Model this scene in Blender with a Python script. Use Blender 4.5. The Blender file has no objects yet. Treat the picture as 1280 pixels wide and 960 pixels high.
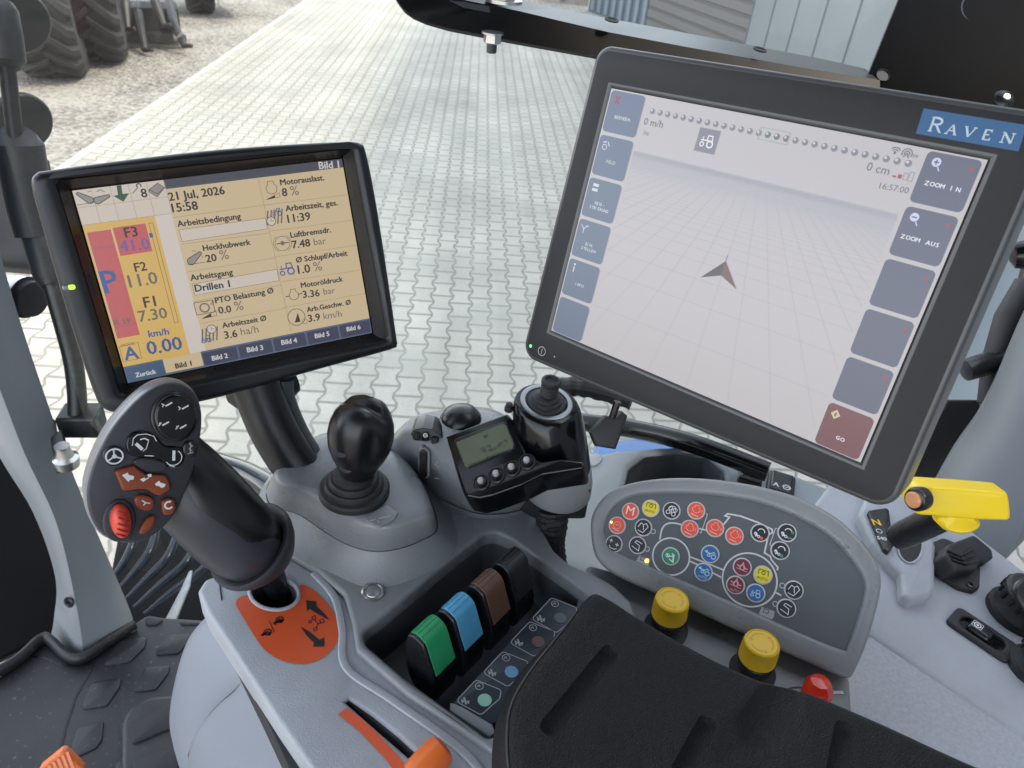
import bpy, bmesh, math, random
from mathutils import Vector, Matrix
from mathutils.geometry import tessellate_polygon
random.seed(7)
S = bpy.context.scene
COL = S.collection
# ---------------------------------------------------------------- camera, sky, sun, exposure
EXPO = 2.42
HC = 2.57                       # eye height above the yard
FPX, CX, CY = 930.0, 640.0, 480.0
DX = Vector((0.99545, 0.05774, 0.07464)).normalized()
DYc = Vector((-0.035484, -0.680645, 1.0)).normalized()
DX = (DX - DYc * DX.dot(DYc)).normalized()
DZ = DYc.cross(DX); DZ = -DZ if DZ.y > 0 else DZ    # up, in lens axes (x right, y down, z forward)
CAM = Vector((0, 0, HC))
def w3(v): return Vector((v.dot(DX), v.dot(DYc), v.dot(DZ)))
AX, AY, AZ = w3(Vector((1, 0, 0))), w3(Vector((0, 1, 0))), w3(Vector((0, 0, 1)))
UP = Vector((0, 0, 1))
cd = bpy.data.cameras.new('camera'); cam = bpy.data.objects.new('camera', cd); COL.objects.link(cam)
cam.matrix_world = Matrix(((AX.x, -AY.x, -AZ.x, 0), (AX.y, -AY.y, -AZ.y, 0), (AX.z, -AY.z, -AZ.z, HC), (0, 0, 0, 1)))
cd.sensor_width = 36; cd.sensor_fit = 'HORIZONTAL'; cd.lens = 36 * FPX / 1280
cd.clip_start = 0.02; cd.clip_end = 500
cd.dof.use_dof = True; cd.dof.focus_distance = 0.62; cd.dof.aperture_fstop = cd.lens / 1000 / 0.0016
S.camera = cam
W = bpy.data.worlds.new('World'); S.world = W; W.use_nodes = True
nt = W.node_tree; bg = nt.nodes['Background']
sky = nt.nodes.new('ShaderNodeTexSky'); sky.sky_type = 'NISHITA'; sky.sun_disc = False
SUN_EL, SUN_AZ = math.radians(52), math.radians(112)       # azimuth clockwise from +Y
sky.sun_elevation = SUN_EL; sky.sun_rotation = SUN_AZ; sky.air_density = 1.0; sky.dust_density = 0.6; sky.ozone_density = 1.0
hsv = nt.nodes.new('ShaderNodeHueSaturation'); hsv.inputs['Saturation'].default_value = .36      # milky summer haze
nt.links.new(sky.outputs[0], hsv.inputs['Color']); nt.links.new(hsv.outputs[0], bg.inputs[0]); bg.inputs[1].default_value = 0.13
sl = bpy.data.lights.new('sun', 'SUN'); so = bpy.data.objects.new('sun', sl); COL.objects.link(so)
sl.energy = 0.5; sl.angle = math.radians(5.0); sl.color = (1.0, 0.86, 0.62)
sd = Vector((math.sin(SUN_AZ) * math.cos(SUN_EL), math.cos(SUN_AZ) * math.cos(SUN_EL), math.sin(SUN_EL)))
so.rotation_euler = sd.to_track_quat('Z', 'Y').to_euler(); so.location = (8, -6, 14)
S.view_settings.view_transform = 'Standard'; S.view_settings.look = 'None'; S.view_settings.gamma = 1
S.view_settings.use_curve_mapping = False; S.view_settings.exposure = EXPO
S.render.engine = 'CYCLES'; S.cycles.max_bounces = 6; S.cycles.transparent_max_bounces = 6
S.cycles.caustics_reflective = False; S.cycles.caustics_refractive = False
try:
    S.cycles.use_denoising = True
except Exception: pass

# ---------------------------------------------------------------- helpers: space
def ray(x, y): return AX * ((x - CX) / FPX) + AY * ((y - CY) / FPX) + AZ
def P(x, y, Z): return CAM + ray(x, y) * Z
def depth(p): return (p - CAM).dot(AZ)
def topx(p):
    d = p - CAM; z = d.dot(AZ); return (CX + FPX * d.dot(AX) / z, CY + FPX * d.dot(AY) / z)
class Plane:
    """a work plane: origin o, axes u (right) and v (up), n towards the viewer"""
    def __init__(s, o, u, v):
        s.o = o.copy(); s.u = u.normalized(); s.v = (v - s.u * v.dot(s.u)).normalized(); s.n = s.u.cross(s.v)
    def hit(s, x, y, h=0.0):
        r = ray(x, y); return CAM + r * ((s.o + s.n * h - CAM).dot(s.n) / r.dot(s.n))
    def loc(s, x, y, h=0.0):
        d = s.hit(x, y, h) - s.o; return (d.dot(s.u), d.dot(s.v))
    def pt(s, u, v, h=0.0): return s.o + s.u * u + s.v * v + s.n * h
    def off(s, h): return Plane(s.o + s.n * h, s.u, s.v)
    def px(s, pts, h=0.0): return [s.loc(x, y, h) for x, y in pts]
FW = Vector((math.cos(math.radians(141)), math.sin(math.radians(141)), 0))     # the way the cab faces
RT = Vector((FW.y, -FW.x, 0))                                                    # its right-hand side
def HZ(z): return Plane(Vector((0, 0, HC + z)), RT, FW)                          # level plane, z below the eye
def lens_plane(t, r1, r2):
    r1, r2, t = Vector(r1), Vector(r2), Vector(t); return Plane(CAM + w3(t), w3(r1), -w3(r2))

def spline(pts, n=6, closed=True):
    out = []; N = len(pts)
    pts = [Vector(p) for p in pts]
    for i in range(N if closed else N - 1):
        p0 = pts[(i - 1) % N] if closed or i > 0 else pts[0]; p1 = pts[i]; p2 = pts[(i + 1) % N]
        p3 = pts[(i + 2) % N] if closed or i + 2 < N else pts[-1]
        for k in range(n):
            t = k / n
            out.append(0.5 * ((2 * p1) + (p2 - p0) * t + (2 * p0 - 5 * p1 + 4 * p2 - p3) * t * t + (3 * p1 - p0 - 3 * p2 + p3) * t ** 3))
    if not closed: out.append(pts[-1])
    return out
def rounded(pts, r, n=5):
    """2-D polygon with its corners rounded by r (a number or one per corner)"""
    out = []; N = len(pts)
    for i in range(N):
        a, b, c = Vector(pts[i - 1]), Vector(pts[i]), Vector(pts[(i + 1) % N])
        rr = r[i] if isinstance(r, (list, tuple)) else r
        d1, d2 = (a - b), (c - b); l1, l2 = d1.length, d2.length
        if rr <= 0 or l1 < 1e-7 or l2 < 1e-7: out.append(tuple(b)); continue
        d1 /= l1; d2 /= l2; ang = d1.angle(d2, 3.14)
        if ang > 3.05: out.append(tuple(b)); continue
        t = min(rr / math.tan(ang / 2), l1 * .48, l2 * .48); R = t * math.tan(ang / 2)
        p, q = b + d1 * t, b + d2 * t
        cen = b + (d1 + d2).normalized() * (R / math.sin(ang / 2))
        v1, v2 = p - cen, q - cen
        for k in range(n + 1):
            w = v1.lerp(v2, k / n)
            if w.length > 1e-9: w = w.normalized() * R
            out.append(tuple(cen + w))
    return out
def ell(cx, cy, rx, ry, n=32, rot=0):
    c, s = math.cos(rot), math.sin(rot)
    return [(cx + rx * math.cos(t) * c - ry * math.sin(t) * s, cy + rx * math.cos(t) * s + ry * math.sin(t) * c) for t in (2 * math.pi * k / n for k in range(n))]
def box2(x0, y0, x1, y1): return [(x0, y0), (x1, y0), (x1, y1), (x0, y1)]
def area2(p): return sum(p[i - 1][0] * p[i][1] - p[i][0] * p[i - 1][1] for i in range(len(p)))

# ---------------------------------------------------------------- helpers: materials
def srgb(r, g, b):
    f = lambda c: (c / 12.92 if c <= .04045 else ((c + .055) / 1.055) ** 2.4)
    return (f(r / 255), f(g / 255), f(b / 255), 1)
MATS = {}
def mat(name, col, rough=.5, metal=0, noise=0.0, nscale=60, bump=0.0, bscale=900, coat=0, spec=.5, rvar=.0, emit=None, estr=1, dust=0.0, dscale=260, dcol=(.22, .21, .19)):
    if name in MATS: return MATS[name]
    m = bpy.data.materials.new(name); m.use_nodes = True; t = m.node_tree; b = t.nodes['Principled BSDF']
    c = col if len(col) == 4 else (*col, 1)
    b.inputs['Base Color'].default_value = c; b.inputs['Roughness'].default_value = rough; b.inputs['Metallic'].default_value = metal
    b.inputs['Specular IOR Level'].default_value = spec
    if coat: b.inputs['Coat Weight'].default_value = coat; b.inputs['Coat Roughness'].default_value = .12
    if noise or rvar:
        tc = t.nodes.new('ShaderNodeTexCoord'); n = t.nodes.new('ShaderNodeTexNoise'); n.inputs['Scale'].default_value = nscale; n.inputs['Detail'].default_value = 6
        t.links.new(tc.outputs['Object'], n.inputs['Vector'])
        if noise:
            mr = t.nodes.new('ShaderNodeMapRange'); mr.inputs[1].default_value = .3; mr.inputs[2].default_value = .7
            mr.inputs[3].default_value = 1 - noise; mr.inputs[4].default_value = 1 + noise
            vm = t.nodes.new('ShaderNodeVectorMath'); vm.operation = 'SCALE'; vm.inputs[0].default_value = c[:3]
            t.links.new(n.outputs[0], mr.inputs[0]); t.links.new(mr.outputs[0], vm.inputs['Scale']); t.links.new(vm.outputs[0], b.inputs['Base Color'])
        if rvar:
            m2 = t.nodes.new('ShaderNodeMapRange'); m2.inputs[1].default_value = .3; m2.inputs[2].default_value = .7
            m2.inputs[3].default_value = max(.02, rough - rvar); m2.inputs[4].default_value = rough + rvar
            t.links.new(n.outputs[0], m2.inputs[0]); t.links.new(m2.outputs[0], b.inputs['Roughness'])
    if bump:
        tc = t.nodes.new('ShaderNodeTexCoord'); n = t.nodes.new('ShaderNodeTexNoise'); n.inputs['Scale'].default_value = bscale; n.inputs['Detail'].default_value = 3
        bp = t.nodes.new('ShaderNodeBump'); bp.inputs['Strength'].default_value = bump; bp.inputs['Distance'].default_value = .0006
        t.links.new(tc.outputs['Object'], n.inputs['Vector']); t.links.new(n.outputs[0], bp.inputs['Height']); t.links.new(bp.outputs[0], b.inputs['Normal'])
    if dust:         # specks of dust lying on the surface
        tc = t.nodes.new('ShaderNodeTexCoord'); n = t.nodes.new('ShaderNodeTexNoise'); n.inputs['Scale'].default_value = dscale; n.inputs['Detail'].default_value = 1
        n2 = t.nodes.new('ShaderNodeTexNoise'); n2.inputs['Scale'].default_value = dscale * .05; n2.inputs['Detail'].default_value = 3
        mr = t.nodes.new('ShaderNodeMapRange'); mr.inputs[1].default_value = .66; mr.inputs[2].default_value = .74; mr.inputs[4].default_value = dust
        m3 = t.nodes.new('ShaderNodeMapRange'); m3.inputs[1].default_value = .45; m3.inputs[2].default_value = .75; m3.inputs[4].default_value = dust * .35
        ad = t.nodes.new('ShaderNodeMath'); ad.operation = 'MAXIMUM'; mx = t.nodes.new('ShaderNodeMix'); mx.data_type = 'RGBA'; mx.inputs[7].default_value = (*dcol, 1)
        t.links.new(tc.outputs['Object'], n.inputs['Vector']); t.links.new(tc.outputs['Object'], n2.inputs['Vector']); t.links.new(n.outputs[0], mr.inputs[0]); t.links.new(n2.outputs[0], m3.inputs[0])
        t.links.new(mr.outputs[0], ad.inputs[0]); t.links.new(m3.outputs[0], ad.inputs[1]); t.links.new(ad.outputs[0], mx.inputs[0])
        if b.inputs['Base Color'].is_linked: t.links.new(b.inputs['Base Color'].links[0].from_socket, mx.inputs[6])
        else: mx.inputs[6].default_value = c
        t.links.new(mx.outputs[2], b.inputs['Base Color'])
    if emit is not None:
        b.inputs['Emission Color'].default_value = emit if len(emit) == 4 else (*emit, 1); b.inputs['Emission Strength'].default_value = estr
    MATS[name] = m; return m
def screen(name, r, g, b, k=1.0):
    """a lit display colour: emits so that it shows as the given value at this exposure"""
    m = mat('lit_' + name, (.004, .004, .005), .30, emit=srgb(r, g, b), estr=.90 * k / 2 ** EXPO, spec=.6)
    return m
G = {
 'plastic_grey': mat('grey moulded plastic', (.205, .217, .230), .30, noise=.08, nscale=16, bump=.5, bscale=1000, rvar=.05),
 'plastic_blue': mat('pale blue grey plastic', (.25, .275, .295), .42, noise=.10, nscale=14, bump=.5, bscale=1000, rvar=.09),
 'plastic_deck': mat('light grey textured panel', (.37, .385, .42), .55, noise=.10, nscale=260, bump=1.0, bscale=800, dust=.12, dscale=420, dcol=(.55, .55, .55)),
 'plastic_dark': mat('dark grey plastic', (.036, .038, .044), .38, noise=.08, nscale=20, bump=.25, bscale=1600, rvar=.06),
 'charcoal': mat('charcoal soft plastic', (.027, .028, .036), .48, noise=.08, nscale=25, bump=.2, bscale=1800, dust=.05, dscale=500),
 'term_black': mat('black terminal plastic', (.0095, .010, .012), .36, bump=.12, bscale=1600, rvar=.06, nscale=30),
 'panel_grey': mat('slate switch foil', (.085, .094, .105), .45, noise=.05, nscale=30, bump=.15, bscale=1500),
 'black': mat('black plastic', (.008, .008, .010), .30, bump=.12, bscale=1500, rvar=.08, nscale=60),
 'black_matt': mat('matt black plastic', (.010, .010, .012), .6, bump=.3, bscale=1500, dust=.10, dscale=500),
 'gloss': mat('gloss black plastic', (.004, .004, .005), .16, spec=.4),
 'leather': mat('black leather', (.0055, .0055, .0065), .55, spec=.28, noise=.15, nscale=40),
 'rubber': mat('black rubber', (.014, .014, .016), .62, noise=.2, nscale=40, bump=.4, bscale=700),
 'mat_rubber': mat('dark floor rubber', (.0105, .0115, .014), .46, noise=.28, nscale=14, bump=.5, bscale=500, rvar=.1, dust=.30, dscale=120, dcol=(.16, .15, .14)),
 'paint_grey': mat('grey cab paint', (.205, .225, .24), .38, noise=.05, nscale=6, bump=.2, bscale=900),
 'steel': mat('bare steel', (.55, .54, .52), .3, metal=1, noise=.12, nscale=50),
 'yellow': mat('yellow plastic', (.80, .50, .012), .36, noise=.04, nscale=40, bump=.1),
 'yellow_lever': mat('bright yellow plastic', (.86, .60, .004), .35, noise=.03, nscale=30),
 'orange': mat('orange plastic', (.66, .135, .022), .38, noise=.06, nscale=40, bump=.1),
 'orange_film': mat('orange decal film', (.62, .085, .020), .45, noise=.03, nscale=30),
 'orange_dark': mat('burnt orange rubber', (.24, .045, .014), .4, noise=.08, nscale=60),
 'red': mat('red plastic', (.62, .035, .015), .3, noise=.06, nscale=60),
 'red_rubber': mat('coral red rubber', (.66, .06, .03), .42, noise=.06, nscale=60),
 'white': mat('white print', (.72, .73, .74), .5),
 'grey_print': mat('grey print', (.34, .35, .36), .5),
 'ink': mat('black print', (.012, .012, .014), .5),
 'silver': mat('silver trim', (.26, .27, .28), .34, metal=.9, rvar=.05),
}
def leather_bump():
    m = G['leather']; t = m.node_tree; b = t.nodes['Principled BSDF']
    tc = t.nodes.new('ShaderNodeTexCoord'); v = t.nodes.new('ShaderNodeTexVoronoi'); v.inputs['Scale'].default_value = 620; v.feature = 'DISTANCE_TO_EDGE'
    n = t.nodes.new('ShaderNodeTexNoise'); n.inputs['Scale'].default_value = 60; n.inputs['Detail'].default_value = 4
    bp = t.nodes.new('ShaderNodeBump'); bp.inputs['Strength'].default_value = 1.0; bp.inputs['Distance'].default_value = .0011
    ad = t.nodes.new('ShaderNodeMath'); ad.operation = 'ADD'
    t.links.new(tc.outputs['Object'], v.inputs['Vector']); t.links.new(tc.outputs['Object'], n.inputs['Vector'])
    t.links.new(v.outputs['Distance'], ad.inputs[0]); t.links.new(n.outputs[0], ad.inputs[1]); t.links.new(ad.outputs[0], bp.inputs['Height'])
    t.links.new(bp.outputs[0], b.inputs['Normal'])
leather_bump()

# ---------------------------------------------------------------- helpers: meshes
class MB:
    def __init__(s): s.bm = bmesh.new(); s.mats = []
    def mi(s, m):
        m = G[m] if isinstance(m, str) else m
        if m not in s.mats: s.mats.append(m)
        return s.mats.index(m)
    def face(s, pts, m):
        vs = [s.bm.verts.new(p) for p in pts]
        try: f = s.bm.faces.new(vs); f.material_index = s.mi(m); return f
        except ValueError: return None
    def fill(s, pl, loops, h, m, flip=False):
        """flat sheet on a plane; loops[0] outer, the rest are holes"""
        loops = [list(l) for l in loops]
        tri = tessellate_polygon([[Vector((p[0], p[1], 0)) for p in l] for l in loops])
        flat = [p for l in loops for p in l]; vs = [s.bm.verts.new(pl.pt(p[0], p[1], h)) for p in flat]; k = s.mi(m)
        for a, b, c in tri:
            A, B, C = flat[a], flat[b], flat[c]
            if ((B[0] - A[0]) * (C[1] - A[1]) - (B[1] - A[1]) * (C[0] - A[0]) > 0) == flip: a, b, c = a, c, b
            try: f = s.bm.faces.new((vs[a], vs[b], vs[c])); f.material_index = k
            except ValueError: pass
    def prism(s, pl, outer, h0, h1, m, holes=(), bevel=0.0, seg=3, side=None, floor=None):
        """solid between heights h0 (back) and h1 (front) on a plane, its front rim rounded by bevel"""
        loops = [list(outer)] + [list(h) for h in holes]
        rims = []
        for i, l in enumerate(loops):
            a = area2(l); l = l if (a > 0) == (i == 0) else l[::-1]; loops[i] = l; n = len(l)
            rings = [(l, h0)]
            if bevel > 0:
                nor = []
                for j in range(n):
                    p, q, r = Vector(l[j - 1]), Vector(l[j]), Vector(l[(j + 1) % n])
                    e1, e2 = (q - p), (r - q); n1 = Vector((-e1.y, e1.x)); n2 = Vector((-e2.y, e2.x))
                    if n1.length > 1e-9: n1.normalize()
                    if n2.length > 1e-9: n2.normalize()
                    t = n1 + n2; d = t.length
                    nor.append(t / max(.35, d * d / 2) if d > 1e-6 else n1)
                for k in range(seg + 1):
                    a_ = math.pi / 2 * k / seg; ins = bevel * (1 - math.cos(a_)); hh = h1 - bevel + bevel * math.sin(a_)
                    rings.append(([(l[j][0] + nor[j].x * ins, l[j][1] + nor[j].y * ins) for j in range(n)], hh))
            else: rings.append((l, h1))
            k = s.mi(side or m)
            prev = [s.bm.verts.new(pl.pt(*p, rings[0][1])) for p in rings[0][0]]
            for pts, hh in rings[1:]:
                cur = [s.bm.verts.new(pl.pt(*p, hh)) for p in pts]
                for j in range(n):
                    f = s.bm.faces.new((prev[j], prev[(j + 1) % n], cur[(j + 1) % n], cur[j])); f.material_index = k
                prev = cur
            rims.append(rings[-1][0])
        s.fill(pl, rims, h1, m)
        if floor is not False: s.fill(pl, loops, h0, floor or m, flip=True)
        return s
    def loft(s, loops, m, cap0=True, cap1=True, closed=True):
        k = s.mi(m); R = [[s.bm.verts.new(p) for p in l] for l in loops]; n = len(R[0])
        for a, b in zip(R, R[1:]):
            for j in range(n if closed else n - 1):
                f = s.bm.faces.new((a[j], a[(j + 1) % n], b[(j + 1) % n], b[j])); f.material_index = k
        if cap0: f = s.bm.faces.new(R[0][::-1]); f.material_index = k
        if cap1: f = s.bm.faces.new(R[-1]); f.material_index = k
        return s
    def tube(s, path, rad, m, n=12, caps=True, flat=None, ref=None):
        """round (or flattened) rod along a path; rad a number or one per point"""
        path = [Vector(p) for p in path]; N = len(path); loops = []
        rad = rad if isinstance(rad, (list, tuple)) else [rad] * N
        t0 = (path[1] - path[0]).normalized(); x = t0.orthogonal().normalized()
        if ref is not None: x = (ref - t0 * ref.dot(t0)).normalized()
        for i in range(N):
            t = (path[min(i + 1, N - 1)] - path[max(i - 1, 0)]).normalized()
            x = (x - t * x.dot(t)).normalized(); y = t.cross(x)
            ry = flat if flat else 1
            loops.append([path[i] + x * (math.cos(a) * rad[i]) + y * (math.sin(a) * rad[i] * ry) for a in (2 * math.pi * k / n for k in range(n))])
        return s.loft(loops, m, caps, caps)
    def lathe(s, o, ax, prof, m, n=32, sx=1.0, ref=None, cap0=True, cap1=True):
        """turned shape: prof = (radius, height) along ax from o"""
        ax = ax.normalized(); x = ax.orthogonal().normalized()
        if ref is not None: x = (ref - ax * ref.dot(ax)).normalized()
        y = ax.cross(x); loops = []
        for r, h in prof:
            r = max(r, 1e-5)
            loops.append([o + ax * h + x * (math.cos(a) * r * sx) + y * (math.sin(a) * r) for a in (2 * math.pi * k / n for k in range(n))])
        return s.loft(loops, m, cap0, cap1)
    def box(s, o, ux, uy, uz, m):
        """box from its centre and three half-edge vectors"""
        c = [[o + ux * a + uy * b + uz * d for a, b in ((-1, -1), (1, -1), (1, 1), (-1, 1))] for d in (-1, 1)]
        return s.loft(c, m)
    def slab(s, pts, th, m, toward=None, bevel=0.0):
        """a plate with the given 3-D front outline, th thick away from the viewer (or from `toward`)"""
        pts = [Vector(p) for p in pts]; n = Vector()
        for i in range(len(pts)): n += (pts[i] - pts[0]).cross(pts[(i + 1) % len(pts)] - pts[0])
        n.normalize(); t = toward if toward is not None else CAM - pts[0]
        if n.dot(t) < 0: n = -n
        u = (pts[1] - pts[0]).normalized(); pl = Plane(pts[0], u, n.cross(u))
        l = [((p - pts[0]).dot(pl.u), (p - pts[0]).dot(pl.v)) for p in pts]
        return s.prism(pl, l, -th, 0, m, bevel=bevel)
    # flat marks on a plane, in picture measures of that plane
    def line(s, pl, pts, wd, h, m, closed=False):
        pts = [Vector(p) for p in pts]; k = s.mi(m); n = len(pts); w = wd / 2; L = []
        for i in range(n):
            a = pts[i - 1] if (i > 0 or closed) else None; b = pts[(i + 1) % n] if (i < n - 1 or closed) else None
            d1 = (pts[i] - a).normalized() if a is not None else None; d2 = (b - pts[i]).normalized() if b is not None else None
            d = d1 if d2 is None else d2 if d1 is None else (d1 + d2)
            if d.length < 1e-6: d = d1
            d = d.normalized(); nn = Vector((-d.y, d.x)); c = 1.0
            if d1 is not None and d2 is not None: c = max(.5, abs(nn.dot(Vector((-d1.y, d1.x)))))
            L.append((pts[i] + nn * (w / c), pts[i] - nn * (w / c)))
        vs = [(s.bm.verts.new(pl.pt(*a, h)), s.bm.verts.new(pl.pt(*b, h))) for a, b in L]
        for i in range(n if closed else n - 1):
            a, b = vs[i], vs[(i + 1) % n]
            f = s.bm.faces.new((a[1], b[1], b[0], a[0])); f.material_index = k
    def rect(s, pl, u0, v0, u1, v1, h, m, r=0):
        l = box2(min(u0, u1), min(v0, v1), max(u0, u1), max(v0, v1))
        s.fill(pl, [rounded(l, r) if r else l], h, m)
    def frame(s, pl, u0, v0, u1, v1, wd, h, m, r=0):
        l = box2(min(u0, u1), min(v0, v1), max(u0, u1), max(v0, v1)); s.line(pl, rounded(l, r) if r else l, wd, h, m, True)
    def disc(s, pl, u, v, r, h, m, ry=None): s.fill(pl, [ell(u, v, r, ry or r, 24)], h, m)
    def ring(s, pl, u, v, r, wd, h, m, a0=0, a1=360, n=28):
        full = abs(a1 - a0) >= 360
        pts = [(u + r * math.cos(math.radians(a0 + (a1 - a0) * k / n)), v + r * math.sin(math.radians(a0 + (a1 - a0) * k / n))) for k in range(n if full else n + 1)]
        s.line(pl, pts, wd, h, m, full)
    def poly(s, pl, pts, h, m): s.fill(pl, [pts], h, m)
    def text(s, pl, txt, u0, v0, u1=None, v1=None, h=.0004, m='white', size=None, bold=0.0, align=0, wide=1.0, heavy=0.0):
        """lettering with its baseline from (u0,v0) towards (u1,v1); sized to end there, or by size"""
        me, wdt = glyphs(txt, bold)
        d = Vector((u1 - u0, v1 - v0)) if u1 is not None else Vector((1, 0)); L = d.length; d.normalize()
        sc = size if size else L / max(wdt, .01); e = Vector((-d.y, d.x)); k = s.mi(m)
        sx = sc * wide if size else sc
        st = Vector((u0, v0)) - d * (align * wdt * sx)
        if size and u1 is not None and not align: sx = L / max(wdt, .01)
        for p in ((0, 0), (heavy, .00003), (heavy / 2, .00006), (heavy / 2, .00009))[:4 if heavy else 1]:
            oy = heavy * .35 * ((p[1] > .00005) + (p[1] > .00008) * -2) if heavy else 0
            vs = [s.bm.verts.new(pl.pt(*(st + d * (x * sx + p[0]) + e * (y * sc + oy)), h + p[1])) for x, y in me[0]]
            for f in me[1]:
                try: q = s.bm.faces.new([vs[i] for i in f]); q.material_index = k
                except ValueError: pass
    def build(s, name, parent=None, smooth=38, sub=0, bev=0.0, weld=True):
        bm = s.bm
        if weld: bmesh.ops.remove_doubles(bm, verts=bm.verts, dist=2e-6)
        bmesh.ops.recalc_face_normals(bm, faces=bm.faces) if weld else None
        me = bpy.data.meshes.new(name); loc = ORG.get(parent.name, Vector()) if parent else Vector()
        if parent is None and bm.verts:
            lo = Vector([min(v.co[i] for v in bm.verts) for i in range(3)]); hi = Vector([max(v.co[i] for v in bm.verts) for i in range(3)])
            loc = Vector(((lo.x + hi.x) / 2, (lo.y + hi.y) / 2, lo.z))
        for v in bm.verts: v.co -= loc
        if smooth:
            for f in bm.faces: f.smooth = True
            for e in bm.edges:
                if len(e.link_faces) == 2 and e.calc_face_angle(0) > math.radians(smooth): e.smooth = False
        bm.to_mesh(me); bm.free()
        for m in s.mats: me.materials.append(m)
        o = bpy.data.objects.new(name, me); COL.objects.link(o)
        if parent: o.parent = parent
        else: o.location = loc
        ORG[o.name] = loc
        if bev:
            b = o.modifiers.new('edge', 'BEVEL'); b.width = bev; b.segments = 2; b.limit_method = 'ANGLE'; b.angle_limit = math.radians(35)
        if sub:
            b = o.modifiers.new('round', 'SUBSURF'); b.levels = sub; b.render_levels = sub
        return o
ORG = {}
_GL = {}
def glyphs(txt, bold):
    key = (txt, round(bold, 4))
    if key in _GL: return _GL[key]
    c = bpy.data.curves.new('lettering', 'FONT'); c.body = txt; c.size = 1; c.offset = bold; c.resolution_u = 2; c.fill_mode = 'FRONT'
    o = bpy.data.objects.new('lettering', c); COL.objects.link(o)
    dg = bpy.context.evaluated_depsgraph_get(); me = bpy.data.meshes.new_from_object(o.evaluated_get(dg))
    vs = [(v.co.x, v.co.y) for v in me.vertices]; fs = [tuple(p.vertices) for p in me.polygons]
    # orient every letter face the same way
    out = []
    for f in fs:
        a = area2([vs[i] for i in f]); out.append(f if a > 0 else f[::-1])
    x0 = min([v[0] for v in vs] or [0]); x1 = max([v[0] for v in vs] or [1])
    r = (([(x - x0, y) for x, y in vs], out), x1 - x0)
    bpy.data.objects.remove(o); bpy.data.curves.remove(c); bpy.data.meshes.remove(me)
    _GL[key] = r; return r
def tag(o, label, cat, group=None, kind=None):
    if label: o['label'] = label
    if cat: o['category'] = cat
    if group: o['group'] = group
    if kind: o['kind'] = kind
    return o
def thing(name, loc, label, cat, group=None):
    o = bpy.data.objects.new(name, None); o.empty_display_size = .02; COL.objects.link(o); o.location = loc; ORG[o.name] = Vector(loc)
    return tag(o, label, cat, group)
def applied(o):
    """bake an object's modifiers into its mesh"""
    dg = bpy.context.evaluated_depsgraph_get(); dg.update(); me = bpy.data.meshes.new_from_object(o.evaluated_get(dg)); old = o.data
    o.modifiers.clear(); o.data = me; bpy.data.meshes.remove(old); return o
def cut(o, *cutters):
    for c in cutters:
        m = o.modifiers.new('cut', 'BOOLEAN'); m.operation = 'DIFFERENCE'; m.object = c; m.solver = 'EXACT'
    bpy.context.view_layer.update(); applied(o)
    for c in cutters:
        me = c.data; bpy.data.objects.remove(c); bpy.data.meshes.remove(me)
def resharp(o, deg=38):
    bm = bmesh.new(); bm.from_mesh(o.data)
    for f in bm.faces: f.smooth = True
    for e in bm.edges: e.smooth = not (len(e.link_faces) == 2 and e.calc_face_angle(0) > math.radians(deg))
    bm.to_mesh(o.data); bm.free()
def zz(bx, by, sc): return lambda x, y: (bx + x / sc, by + y / sc)
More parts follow.
